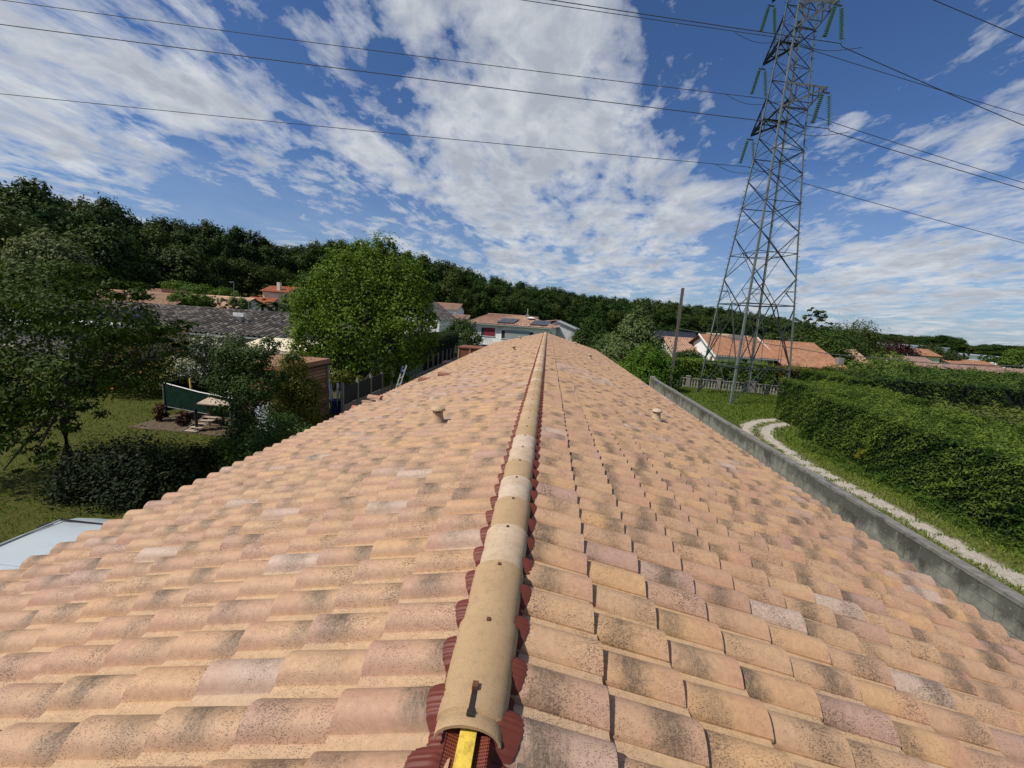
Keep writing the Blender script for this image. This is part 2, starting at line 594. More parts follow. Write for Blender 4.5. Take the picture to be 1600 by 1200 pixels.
M_CAP = cap_mat()
M_CLAYRED = plain('raw red clay', (.42, .15, .085), 0.8, 0.2, 20)
M_FLASH = plain('oxide red flashing', (.125, .032, .022), 0.5, 0.15, 8, spec=0.22)
M_UNDER = plain('red brown underlay', (.17, .045, .03), 0.6, 0.2, 30)
M_YELLOW = plain('yellow treated batten', (.66, .47, .07), 0.6, 0.25, 14, dirt=(.35, .22, .04), dirt_scale=25, bump=.3, bscale=90)
M_STEEL = plain('bare steel', (.42, .43, .44), 0.35, 0.15, 30, metal=0.9)
M_CLIP = plain('black brown clip', (.022, .014, .012), 0.45, 0.2, 60, spec=.5)
M_CLIPRED = plain('red clip tab', (.13, .05, .03), 0.5, 0.2, 60)
M_WALLCREAM = plain('cream render', (.58, .53, .42), 0.9, 0.08, 0.8, bump=.3)
M_WHITE = plain('white render', (.80, .80, .79), 0.9, 0.05, 0.7, bump=.3, dirt=(.5, .49, .46), dirt_scale=.5)
M_GREYREND = plain('pale grey render', (.50, .51, .52), 0.9, 0.06, 0.7)
M_GREYSHUT = plain('grey shutter', (.30, .33, .34), 0.6, 0.06, 2)
M_REDSHUT = plain('dark red shutter', (.22, .025, .04), 0.6, 0.1, 2)
M_GLASS = plain('dark window glass', (.03, .035, .04), 0.12, 0.3, 1, spec=0.6)
M_PV = plain('solar panel', (.018, .02, .028), 0.2, 0.3, 1, spec=0.6)
M_GUTTER = plain('zinc gutter', (.38, .40, .41), 0.45, 0.12, 3, metal=.4)
M_WHITEPAINT = plain('white paint', (.74, .74, .73), 0.45, 0.05, 2)
M_DARKWOOD = plain('dark soffit wood', (.045, .03, .022), 0.8, 0.3, 4)
M_CONC = plain('weathered concrete', (.22, .21, .19), 0.92, 0.18, 5, bump=.6, bscale=50, dirt=(.12, .115, .10), dirt_scale=2.5)
M_CONCD = plain('dark weathered concrete', (.17, .165, .15), 0.95, 0.3, 6, bump=.8, bscale=40, dirt=(.05, .048, .04), dirt_scale=4)
M_MORTAR = plain('grey mortar', (.16, .155, .14), 0.95, 0.2, 12)
M_PYLON = plain('grey green galvanised steel', (.14, .165, .155), 0.65, 0.15, 2, metal=.1, dirt=(.15, .16, .15), dirt_scale=1.5)
M_PYLON2 = plain('dull galvanised steel', (.050, .060, .063), 0.7, 0.15, 2, metal=.1)
M_INSUL = plain('sea green glass', (.07, .21, .20), 0.2, 0.25, 30, spec=0.9)
M_CABLE = plain('dark aluminium cable', (.05, .052, .058), 0.6, 0.1, 1)
M_BLACK = plain('black plastic', (.016, .016, .017), 0.5, 0.3, 8)
M_WOODGREY = plain('grey weathered timber', (.21, .185, .15), 0.85, 0.25, 5, stretch=(6, 6, .6), bump=.5)
M_PLANK = plain('brown stained planks', (.26, .14, .085), 0.8, 0.25, 4, stretch=(6, .8, 6), bump=.5, bscale=30)
M_PLANKD = plain('darker brown planks', (.17, .09, .055), 0.85, 0.3, 4, stretch=(6, .8, 6), bump=.5, bscale=30)
M_PLANKL = plain('paler brown planks', (.34, .20, .13), 0.85, 0.3, 4, stretch=(6, .8, 6), bump=.5, bscale=30)
M_PLANKGREY = plain('pale ramp boards', (.38, .31, .24), 0.85, 0.2, 6, bump=.4)
M_VAN = plain('pale grey van paint', (.42, .475, .50), 0.32, 0.05, 1.5, spec=.5, dirt=(.36, .39, .40), dirt_scale=3)
M_BLUE = plain('blue plastic', (.02, .05, .21), 0.4, 0.15, 4, spec=.5)
M_PVC = plain('grey white pvc', (.52, .54, .55), 0.5, 0.1, 4)
M_ALU = plain('brushed aluminium', (.62, .64, .66), 0.4, 0.1, 10, metal=.5)
M_NET = plain('dark green net', (.004, .020, .013), 0.9, 0.5, 5, spec=.1)
M_SCREEN = plain('dark privacy mesh', (.032, .033, .035), 0.9, 0.15, 10)
M_GREENSCR = plain('green privacy mesh', (.05, .13, .10), 0.8, 0.2, 6)
M_RUST = plain('rusty red brown steel', (.20, .075, .045), 0.8, 0.35, 5, dirt=(.09, .04, .03), dirt_scale=5)
M_SOIL = plain('bare brown soil', (.105, .075, .05), 0.95, 0.3, 4, bump=.6, bscale=20)
M_CREAMTARP = plain('cream awning cloth', (.66, .58, .42), 0.85, 0.06, 2)
M_SHEET = plain('white sheet', (.60, .66, .70), 0.6, 0.08, 2)
M_WAREHOUSE = plain('white warehouse cladding', (.78, .80, .82), 0.5, 0.04, .05)
MATS['bark'] = plain('grey brown bark', (.085, .065, .048), 0.95, 0.35, 8, stretch=(4, 4, 1), bump=.8, bscale=25)
M_POLEWOOD = plain('tarred pole wood', (.13, .112, .095), 0.9, 0.3, 5, stretch=(8, 8, .5), dirt=(.06, .045, .035), dirt_scale=3)
M_TERRA = plain('terracotta piece', (.25, .115, .075), 0.8, 0.25, 10)


def roof_mat(name, a, b_, c_, sc=1.0):
    m, t, b, out = newmat(name)
    tone = t.add('ShaderNodeAttribute', attribute_name='tone').outputs['Fac']
    pos = wpos(t)
    c = t.ramp(tone, [(0, a), (.5, b_), (1, c_)])
    n = t.noise(pos, 0.9 * sc, 5, 0.6)
    c = t.mix(t.maprange(n, .45, .7, 0, .55), c, tuple(q * .55 for q in b_))
    n2 = t.noise(pos, 12, 3, 0.6)
    c = t.mix(1.0, c, t.mix(n2, (.8, .8, .8), (1.15, 1.15, 1.15)), 'MULTIPLY')
    t.l.new(c, b.inputs['Base Color'])
    b.inputs['Roughness'].default_value = 0.85
    return m


M_ROOF_DARK = roof_mat('dark grey brown roof tiles', (.045, .040, .036), (.11, .097, .085), (.26, .23, .195))
M_ROOF_ORANGE = roof_mat('orange roof tiles', (.33, .165, .095), (.39, .205, .12), (.27, .13, .08))
M_ROOF_RED = roof_mat('red roof tiles', (.36, .10, .05), (.42, .135, .07), (.30, .085, .045))
M_ROOF_SAND = roof_mat('sand pink roof tiles', (.38, .23, .155), (.44, .29, .20), (.30, .175, .12))
M_ROOF_PALE = roof_mat('pale sand roof tiles', (.62, .42, .27), (.66, .47, .32), (.52, .34, .23))
M_ROOF_MIX = roof_mat('mottled brown pink roof tiles', (.34, .20, .15), (.46, .29, .21), (.24, .14, .10), 2)
M_ROOF_OLD = roof_mat('old pinkish brown roof tiles', (.28, .18, .14), (.33, .22, .18), (.22, .14, .11), 2)

F_FOREST = foliage_mat('dark oak leaves', (.016, .034, .008), (.046, .086, .018), trans=.15)
F_FOREST2 = foliage_mat('olive oak leaves', (.022, .038, .009), (.062, .092, .020), trans=.15)
F_MAPLE = foliage_mat('fresh maple leaves', (.040, .086, .009), (.15, .225, .031), trans=.28)
F_NEAR = foliage_mat('dusky leaves', (.013, .030, .004), (.046, .082, .011), (.10, .13, .02), .92, trans=.2)
F_PALE = foliage_mat('pale olive blossom leaves', (.08, .10, .035), (.20, .22, .10), trans=.2)
F_BERRY = foliage_mat('berry shrub leaves', (.018, .030, .006), (.085, .092, .014), (.40, .13, .03), .87, trans=.2)
F_SHRUB = foliage_mat('very dark shrub leaves', (.009, .015, .006), (.032, .045, .014), trans=.15)
F_FLOWER = foliage_mat('flowering shrub leaves', (.020, .042, .010), (.062, .105, .024), (.30, .33, .24), .92, trans=.2)
F_YELLOW = foliage_mat('yellow green shrub leaves', (.04, .055, .010), (.12, .135, .025), trans=.25)
F_HEDGE = foliage_mat('cypress hedge foliage', (.013, .038, .005), (.11, .168, .028), trans=.2)
F_HEDGE2 = foliage_mat('dark cypress foliage', (.018, .045, .008), (.07, .115, .022), trans=.2)
F_LAUREL = foliage_mat('laurel leaves', (.04, .085, .012), (.11, .175, .03), trans=.25)
F_BRIGHT = foliage_mat('bright green leaves', (.03, .075, .008), (.085, .165, .022), trans=.25)
F_CONE = foliage_mat('dull green blossoming leaves', (.045, .080, .022), (.17, .21, .085), trans=.2)
F_PURPLE = foliage_mat('purple leaves', (.012, .004, .006), (.035, .012, .016), trans=.1)
F_LIME = foliage_mat('light lime leaves', (.055, .10, .02), (.15, .21, .05), trans=.25)
F_GRASS = foliage_mat('grass blades', (.06, .11, .015), (.17, .22, .045), trans=.3)

# ------------------------------------------------------------------ terrain
FX = [-160, -120, -70, -61, -39, -25, 15, 113, 231, 400]
FYY = [40, 50, 60, 95, 115, 150, 220, 300, 380, 450]


def sstep(a, b, x):
    t = min(1, max(0, (x - a) / (b - a)))
    return t * t * (3 - 2 * t)


def ztt(x, y):
    z = -1.9 * sstep(42, 62, y) * (1 - sstep(12, 26, x)) * sstep(-40, -24, x)
    z -= 5.0 * sstep(55, 170, y) * sstep(14, 60, x)
    yf = np.interp(x, FX, FYY)
    z += min(12, max(0, (y - yf - 4) * 0.12)) * (1 - sstep(60, 160, x) * .7)
    return float(z)


def ground_mat():
    m, t, b, out = newmat('meadow grass')
    pos = wpos(t)
    n1 = t.noise(pos, 0.35, 5, 0.6)
    n2 = t.noise(pos, 2.2, 6, 0.65)
    n3 = t.noise(t.vmath('MULTIPLY', pos, (2.0, 7.0, 1.0)), 3.0, 5, 0.7)
    c = t.mix(t.maprange(n2, .3, .7), (.065, .115, .018), (.13, .19, .035))
    sx = t.add('ShaderNodeSeparateXYZ', {0: pos})
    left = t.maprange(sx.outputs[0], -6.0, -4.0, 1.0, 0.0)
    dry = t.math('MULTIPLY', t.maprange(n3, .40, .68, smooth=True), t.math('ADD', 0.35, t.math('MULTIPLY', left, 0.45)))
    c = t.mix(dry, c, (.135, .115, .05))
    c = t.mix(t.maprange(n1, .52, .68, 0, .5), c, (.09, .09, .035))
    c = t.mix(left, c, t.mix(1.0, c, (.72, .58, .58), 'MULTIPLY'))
    t.l.new(c, b.inputs['Base Color'])
    b.inputs['Roughness'].default_value = 0.95
    b.inputs['Specular IOR Level'].default_value = 0.1
    bn = t.add('ShaderNodeBump', {'Strength': 0.9, 'Distance': 0.06, 'Height': t.noise(pos, 14, 6, 0.75)})
    t.l.new(bn.outputs[0], b.inputs['Normal'])
    return m


M_GROUND = ground_mat()


def build_ground():
    xs = np.concatenate([np.linspace(-2500, -200, 12), np.linspace(-180, 60, 97)[0:], np.linspace(70, 420, 30), np.linspace(500, 2500, 10)])
    ys = np.concatenate([np.linspace(-800, -30, 8), np.linspace(-20, 200, 89), np.linspace(210, 600, 30), np.linspace(700, 3500, 10)])
    V = np.array([[x, y, ztt(x, y)] for y in ys for x in xs])
    nx, ny = len(xs), len(ys)
    i = np.arange(nx - 1)[None, :] + np.arange(ny - 1)[:, None] * nx
    i = i.ravel()
    Fq = np.stack([i, i + 1, i + 1 + nx, i + nx], 1)
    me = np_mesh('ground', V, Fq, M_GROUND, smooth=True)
    link('ground', me, kind='structure')


build_ground()


def track_mat():
    m, t, b, out = newmat('pale gravel track')
    pos = wpos(t)
    uv = t.add('ShaderNodeSeparateXYZ', {0: t.add('ShaderNodeUVMap').outputs[0]})
    u, v = uv.outputs[0], uv.outputs[1]    # u across -1..1, v metres along
    wob = t.math('MULTIPLY', t.math('SUBTRACT', t.noise(pos, 2.4, 6, 0.75), .5), 1.1)
    bend = t.maprange(v, 11.0, 15.5, 0.0, 1.0, smooth=True)
    c0 = t.maprange(bend, 0.0, 1.0, 0.08, 0.40)
    w0 = t.maprange(bend, 0.0, 1.0, 0.21, 0.27)
    au = t.math('ABSOLUTE', u)
    dist = t.math('ABSOLUTE', t.math('SUBTRACT', au, c0))
    rut = t.maprange(t.math('ADD', dist, t.math('MULTIPLY', wob, 0.62)), t.math('MULTIPLY', w0, 0.45), t.math('MULTIPLY', w0, 1.5), 1.0, 0.0, smooth=True)
    g1 = t.noise(pos, 9, 6, 0.75)
    stone = t.mix(t.maprange(g1, .3, .7), (.27, .24, .195), (.56, .52, .45))
    peb = t.add('ShaderNodeTexVoronoi', {'Vector': pos, 'Scale': 26.0}).outputs['Color']
    pb = t.add('ShaderNodeSeparateColor', {0: peb}).outputs[0]
    stone = t.mix(t.maprange(pb, .55, 1.0, 0, .5), stone, (.20, .18, .14))
    n2 = t.noise(pos, 2.2, 6, 0.65)
    grass = t.mix(t.maprange(n2, .3, .7), (.065, .105, .018), (.13, .17, .035))
    edge = t.noise(pos, 5, 5, 0.7)
    grass = t.mix(t.maprange(edge, .38, .56, 0, .9), grass, (.15, .12, .05))
    c = t.mix(rut, grass, stone)
    t.l.new(c, b.inputs['Base Color'])
    b.inputs['Roughness'].default_value = 0.95
    bn = t.add('ShaderNodeBump', {'Strength': 0.8, 'Distance': 0.04, 'Height': t.noise(pos, 22, 6, 0.75)})
    t.l.new(bn.outputs[0], b.inputs['Normal'])
    return m


def build_track():
    ctl = [(11.2, -14), (11.2, 2), (11.2, 6), (11.22, 9.3), (11.25, 12), (11.15, 15), (10.85, 18), (10.8, 20.4), (11.5, 22.8), (13.0, 24.6), (15.0, 25.8), (18, 27.0), (24, 28.0), (34, 29)]
    P = np.array(ctl, float)
    s = np.concatenate([[0], np.cumsum(np.linalg.norm(np.diff(P, axis=0), axis=1))])
    q = np.linspace(0, s[-1], 160)
    # smooth resample
    X = np.interp(q, s, P[:, 0]); Y = np.interp(q, s, P[:, 1])
    k = np.ones(7) / 7
    X = np.convolve(np.pad(X, 3, 'edge'), k, 'valid'); Y = np.convolve(np.pad(Y, 3, 'edge'), k, 'valid')
    globals()['TRACK_PTS'] = np.stack([X, Y], 1)
    dx, dy = np.gradient(X), np.gradient(Y)
    L = np.hypot(dx, dy); nx_, ny_ = dy / L, -dx / L
    us = np.linspace(-1, 1, 9)
    V = []; U = []
    along = np.interp(Y, Y, q)
    for i in range(len(X)):
        for u in us:
            w = 1.25
            V.append((X[i] + nx_[i] * u * w, Y[i] + ny_[i] * u * w, 0.004 + 0.02 * (1 - u * u)))
            U.append((u, Y[i] if Y[i] < 24 else 24 + (X[i] - 12.4)))
    V = np.array(V); U = np.array(U)
    n = len(us)
    i = (np.arange(n - 1)[None, :] + np.arange(len(X) - 1)[:, None] * n).ravel()
    Fq = np.stack([i, i + 1, i + 1 + n, i + n], 1)
    # 'v' runs so that the bend (Y 17..24) shows two ruts
    uv = U[Fq.ravel()].copy()
    uv[:, 1] = uv[:, 1] - 4.5
    me = np_mesh('track', V, Fq, track_mat(), smooth=True, uv=uv)
    link('gravel_track', me, kind='structure')


build_track()


# grass tufts on the lawns and verge
def build_grass():
    g = np.random.default_rng(3)
    def tufts(n, xr, yr, hh, test=None):
        X = g.uniform(*xr, n); Y = g.uniform(*yr, n)
        if test is not None:
            k = test(X, Y); X, Y = X[k], Y[k]
        N = len(X)
        h = hh * g.uniform(.5, 1.5, N); a = g.uniform(0, math.tau, N); w = h * .22
        dx, dy = np.cos(a) * w, np.sin(a) * w
        lx, ly = g.normal(0, .5, N) * h, g.normal(0, .4, N) * h
        zz = np.full(N, -0.01)
        A = np.stack([X - dx, Y - dy, zz], 1); B = np.stack([X + dx, Y + dy, zz], 1)
        C = np.stack([X + dx * .3 + lx, Y + dy * .3 + ly, h], 1); D = np.stack([X - dx * .3 + lx, Y - dy * .3 + ly, h], 1)
        return np.stack([A, B, C, D], 1).reshape(-1, 3)
    def right_ok(X, Y):
        d = np.full(len(X), 1e9)
        for a in range(0, len(TRACK_PTS), 2):
            d = np.minimum(d, np.hypot(X - TRACK_PTS[a, 0], Y - TRACK_PTS[a, 1]))
        wob = .10 * np.sin(Y * 3.1 + X * 2) * np.sin(Y * 1.3) + g.normal(0, .05, len(X))
        near = (Y < 18.5) & (d + wob < .36)
        bend = (Y >= 18.5) & (np.abs(d - .50) + wob < .28)
        return ~near & ~bend
    V1 = tufts(52000, (7.3, 13.4), (5, 21), .07, right_ok)
    V2 = tufts(60000, (7.0, 24), (21, 38), .10, right_ok)
    for nm, V in (('verge_grass', V1), ('meadow_grass', V2)):
        Fq = np.arange(len(V)).reshape(-1, 4)
        me = np_mesh(nm, V, Fq, F_GRASS, g.uniform(0, 1, len(Fq)))
        link(nm, me, label='short rough green grass beside the gravel track' if nm[0] == 'v' else 'short green grass under the steel pylon', cat='grass', kind='stuff')
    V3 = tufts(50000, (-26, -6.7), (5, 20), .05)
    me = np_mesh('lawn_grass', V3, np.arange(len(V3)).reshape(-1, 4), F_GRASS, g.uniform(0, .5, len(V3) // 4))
    link('lawn_grass', me, label='mown grass of the shady back garden lawn', cat='grass', kind='stuff')


build_grass()

# ------------------------------------------------------------------ the tiled house we stand on
HR = 3.94            # height of the roof plane at the ridge
XR = -0.15           # ridge
SL = 0.27            # slope
P_T = 0.2275         # width a tile covers
G_T = 0.352          # gauge along the slope (horizontal)
Y0, Y1 = -1.2, 36.0
NCOL = int((Y1 - Y0) / P_T)
X_FIRST = 0.485      # horizontal distance of the first course's nose from the ridge
NCOURSE = 12
house = empty('tiled_house', (XR, 0, 0), label='long low house with a sand and pink clay tile roof seen along its ridge', cat='house')
HOUSE = house


def tile_profile(nseg=13):
    """height across one tile, v 0..1.06 of the pitch: channel first, barrel after"""
    vs = np.array([0.0, .10, .20, .29, .36, .44, .54, .64, .74, .84, .92, .98, 1.045])
    hs = []
    for v in vs:
        if v < .29:
            h = .004 + .004 * abs(v - .12) / .17
        else:
            q = (v - .29) / (1.0 - .29)
            h = .004 + .072 * math.sin(math.pi * min(1.0, max(0, (q * .94 + .02)))) ** 0.64
            if q > 1: h = .010
        hs.append(h)
    hs[3] = .009
    hs[-1] = .013
    return vs, np.array(hs)


TV, TH = tile_profile()


def tile_arrays():
    """verts (K,3) in (u along slope horizontally, v across, z), quads, uv"""
    us = [0.0, 0.05, 0.44]
    V = []
    for u in us:
        sh = 1.0 - 0.14 * (u / 0.44)
        tilt = 0.030 * (1 - u / G_T)
        for v, h in zip(TV, TH):
            V.append((u, v * P_T, h * sh + tilt))
    n = len(TV)
    for v, h in zip(TV, TH):                      # underside of the nose
        V.append((0.004, v * P_T, h + 0.030 - 0.014))
    Q = []; UV = []
    for k in range(2):
        for j in range(n - 1):
            a = k * n + j
            Q.append((a, a + 1, a + 1 + n, a + n))
            UV.append([(us[k] / G_T, TV[j]), (us[k] / G_T, TV[j + 1]), (us[k + 1] / G_T, TV[j + 1]), (us[k + 1] / G_T, TV[j])])
    b = 3 * n
    for j in range(n - 1):
        Q.append((b + j, b + j + 1, j + 1, j))
        UV.append([(-.02, TV[j]), (-.02, TV[j + 1]), (0, TV[j + 1]), (0, TV[j])])
    # lip at the far edge of the barrel
    c = len(V)
    for u in (0.0, 0.44):
        V.append((u, TV[-1] * P_T, -0.004 + 0.030 * (1 - u / G_T)))
    Q.append((n - 1, c, c + 1, 3 * n - 1 - 0))
    UV.append([(0, 1.05), (0, 1.06), (1.2, 1.06), (1.2, 1.05)])
    return np.array(V), np.array(Q), np.array(UV, float)


TA_V, TA_Q, TA_UV = tile_arrays()


def tile_place(side, course, col, jit):
    """world transform (rotation about z, then shear of the slope) of tile verts"""
    nose = X_FIRST + course * G_T
    V = TA_V.copy()
    u = V[:, 0] + jit[0]
    v = V[:, 1] + jit[1] + V[:, 0] * jit[2]
    ycol = Y0 + col * P_T
    if side < 0:     # left slope: uphill = +X, across = +Y
        x = XR - nose + u; y = ycol + v
        dist = nose - u
    else:            # right slope: uphill = -X, across = -Y
        x = XR + nose - u; y = ycol + P_T - v
        dist = nose - u
    z = HR - SL * dist + V[:, 2] + jit[3]
    return np.stack([x, y, z], 1)


def tones(g, n):
    t = g.beta(1.3, 1.5, n) * 0.86
    w = g.uniform(size=n)
    t[w > .94] = g.uniform(.86, 1.0, (w > .94).sum())
    return t


def build_tiles():
    g = np.random.default_rng(21)
    items = []
    for side in (-1, 1):
        for c in range(NCOURSE):
            for k in range(NCOL):
                items.append((side, c, k))
    items = np.array(items)
    N = len(items)
    tn = tones(g, N)
    # batches of like colour lie together in places
    for _ in range(60):
        i = g.integers(N); r = np.hypot(items[:, 1] - items[i, 1], (items[:, 2] - items[i, 2]) * .5)
        k = (r < g.uniform(1, 3)) & (items[:, 0] == items[i, 0]) & (g.uniform(size=N) < .55)
        tn[k] = np.clip(tn[i] + g.normal(0, .05, k.sum()), 0, 1)
    jit = np.stack([g.normal(0, .005, N), g.normal(0, .0018, N), g.normal(0, .007, N), g.uniform(0, .006, N)], 1)
    # which tiles show largest
    Rt = RM.T
    size = np.zeros(N)
    for i, (s, c, k) in enumerate(items):
        nose = X_FIRST + c * G_T
        p = np.array([XR + s * (nose - .17), Y0 + (k + .5) * P_T, HR - SL * nose]) - CP
        q = Rt @ p
        if -q[2] < .3: continue
        x = 800 + F_PX * q[0] / -q[2]; y = 600 - F_PX * q[1] / -q[2]
        if -60 < x < 1660 and y < 1260:
            n_ = np.array([s * SL, 0, 1.0]); n_ /= np.linalg.norm(n_)
            d2 = (p ** 2).sum()
            size[i] = abs((p / math.sqrt(d2)) @ n_) / d2
    top = set(np.argsort(-size)[:300].tolist())
    # shared meshes: one for each slope
    shared = {}
    for side in (-1, 1):
        V = TA_V.copy()
        xx = V[:, 0] if side < 0 else -V[:, 0]
        yy = V[:, 1] if side < 0 else -V[:, 1]
        V2 = np.stack([xx, yy, V[:, 2] + SL * V[:, 0]], 1)
        me = np_mesh('roof_tile', V2, TA_Q, M_TILE_O, smooth=True, uv=TA_UV.reshape(-1, 2))
        mark_sharp(me)
        shared[side] = me
    VV, QQ, UU, TT = [], [], [], []
    off = 0
    for i, (s, c, k) in enumerate(items):
        if i in top:
            o = bpy.data.objects.new('roof_tile', shared[int(s)])
            COL.objects.link(o)
            o.parent = HOUSE
            nose = X_FIRST + c * G_T - jit[i][0]
            y = Y0 + k * P_T + jit[i][1] if s < 0 else Y0 + (k + 1) * P_T - jit[i][1]
            o.location = (s * nose, y, HR - SL * nose + jit[i][3])
            o.rotation_euler = (0, 0, jit[i][2])
            o['tone'] = float(tn[i])
        else:
            if c > 0 or True:
                V = tile_place(s, c, k, jit[i])
                V[:, 0] -= XR
                VV.append(V); QQ.append(TA_Q + off); UU.append(TA_UV.reshape(-1, 2)); TT.append(np.full(len(TA_Q), tn[i]))
                off += len(V)
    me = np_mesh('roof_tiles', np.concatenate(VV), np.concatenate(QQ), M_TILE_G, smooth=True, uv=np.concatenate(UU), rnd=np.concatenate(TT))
    mark_sharp(me)
    link('roof_tiles', me, HOUSE, kind='stuff')


def mark_sharp(me):
    try:
        me.set_sharp_from_angle(angle=math.radians(50))
    except Exception:
        pass


build_tiles()


def arc_cap(length, r0, r1, h0, h1, thick=.014, seg=12, rings=(0, .12, .14, .25, .27, .5, 1.0)):
    """ridge cap: half-barrel narrowing toward its near end, grooves moulded near that end"""
    V = []; Q = []
    def ring(y, r, h, dz):
        row = []
        for j in range(seg + 1):
            a = math.pi * j / seg
            x = -r * math.cos(a); z = h * (math.sin(a) ** .95) + dz
            row.append((x, y, z))
        return row
    rows = []
    for q in rings:
        y = q * length
        r = r0 + (r1 - r0) * q; h = h0 + (h1 - h0) * q
        rows.append(ring(y, r, h, 0))
    n = seg + 1
    for r_ in rows: V += r_
    for k in range(len(rows) - 1):
        for j in range(seg):
            a = k * n + j
            Q.append((a, a + n, a + n + 1, a + 1))
    # near end face and underside
    i1 = len(V); V += ring(0, r0 - thick, h0 - thick, 0)
    i2 = len(V); V += ring(length, r1 - thick, h1 - thick, 0)
    for j in range(seg):
        Q.append((j, j + 1, i1 + j + 1, i1 + j))
        Q.append((i1 + j, i1 + j + 1, i2 + j + 1, i2 + j))
        e = (len(rows) - 1) * n
        Q.append((e + j + 1, e + j, i2 + j, i2 + j + 1))
    return np.array(V), np.array(Q)


def build_ridge():
    g = random.Random(4)
    V, Q = arc_cap(.475, .113, .128, .070, .085)
    me = np_mesh('ridge_cap', V, Q, M_CAP, smooth=True); mark_sharp(me)
    # first cap has its moulded socket in view
    rr = (0, .006, .085, .10, .112, .125, .5, 1.0)
    V2, Q2 = arc_cap(.475, .113, .128, .070, .085, rings=rr)
    V2 = V2.copy()
    n = 13
    for k, dz in ((0, -.004), (1, -.003), (2, -.003), (3, -.011), (4, -.011), (5, 0)):
        for j in range(n):
            i = k * n + j
            s = 1 + dz / .09
            V2[i, 0] *= s; V2[i, 2] *= s
    me2 = np_mesh('ridge_cap_end', V2, Q2, [M_CAP, M_CLAYRED], smooth=True); mark_sharp(me2)
    clip = MB()
    clip.box(-.0085, .0085, .035, .135, .001, .005, 0)
    clip.box(-.010, .010, .118, .142, .005, .017, 1)
    clip.box(-.011, .011, .025, .045, .002, .008, 0)
    cme = clip.build('clip', [M_CLIP, M_CLIPRED]).data
    bpy.data.objects.remove(bpy.data.objects['clip'])
    small = MB()
    small.box(-.007, .007, .0, .016, .0, .006, 0); small.box(-.007, .007, .016, .020, -.004, .004, 0)
    sme = small.build('clip', [M_CLIPRED]).data
    bpy.data.objects.remove(bpy.data.objects['clip'])
    y = 1.085
    zb = HR + 0.024
    k = 0
    while y < Y1 - .3:
        o = bpy.data.objects.new('ridge_cap', me2 if k == 0 else me)
        COL.objects.link(o); o.parent = HOUSE
        o.location = (g.uniform(-.004, .004) + (.004 if k > 12 else 0), y, zb + g.uniform(0, .003))
        o.rotation_euler = (math.radians(-1.7) * 0, 0, g.uniform(-.006, .006))
        r = g.random()
        o['tone'] = float(g.uniform(.86, 1.0) if (r > .82 and k > 1) or k in (2, 6) else g.uniform(0, .7))
        if k == 0:
            c = bpy.data.objects.new('clip', sme); COL.objects.link(c); c.parent = o; c.location = (0, .43, .0845)
        c = bpy.data.objects.new('clip', cme if k == 0 else sme)
        COL.objects.link(c); c.parent = o
        c.location = (0, 0, .071) if k == 0 else (0, .43, .0845)
        y += .388; k += 1
    # batten under the caps
    b = MB(); b.box(-.026, .026, Y0, Y1 - .3, HR - .10, HR + .062)
    b.build('ridge_batten', M_YELLOW, house, label='yellow ridge batten sticking out from under the first cap')


build_ridge()


def tile_height(yw, side):
    """height of the tiled surface above the slope plane along y"""
    f = ((yw - Y0) / P_T) % 1.0
    v = f if side < 0 else 1 - f
    return np.interp(v, TV, TH)


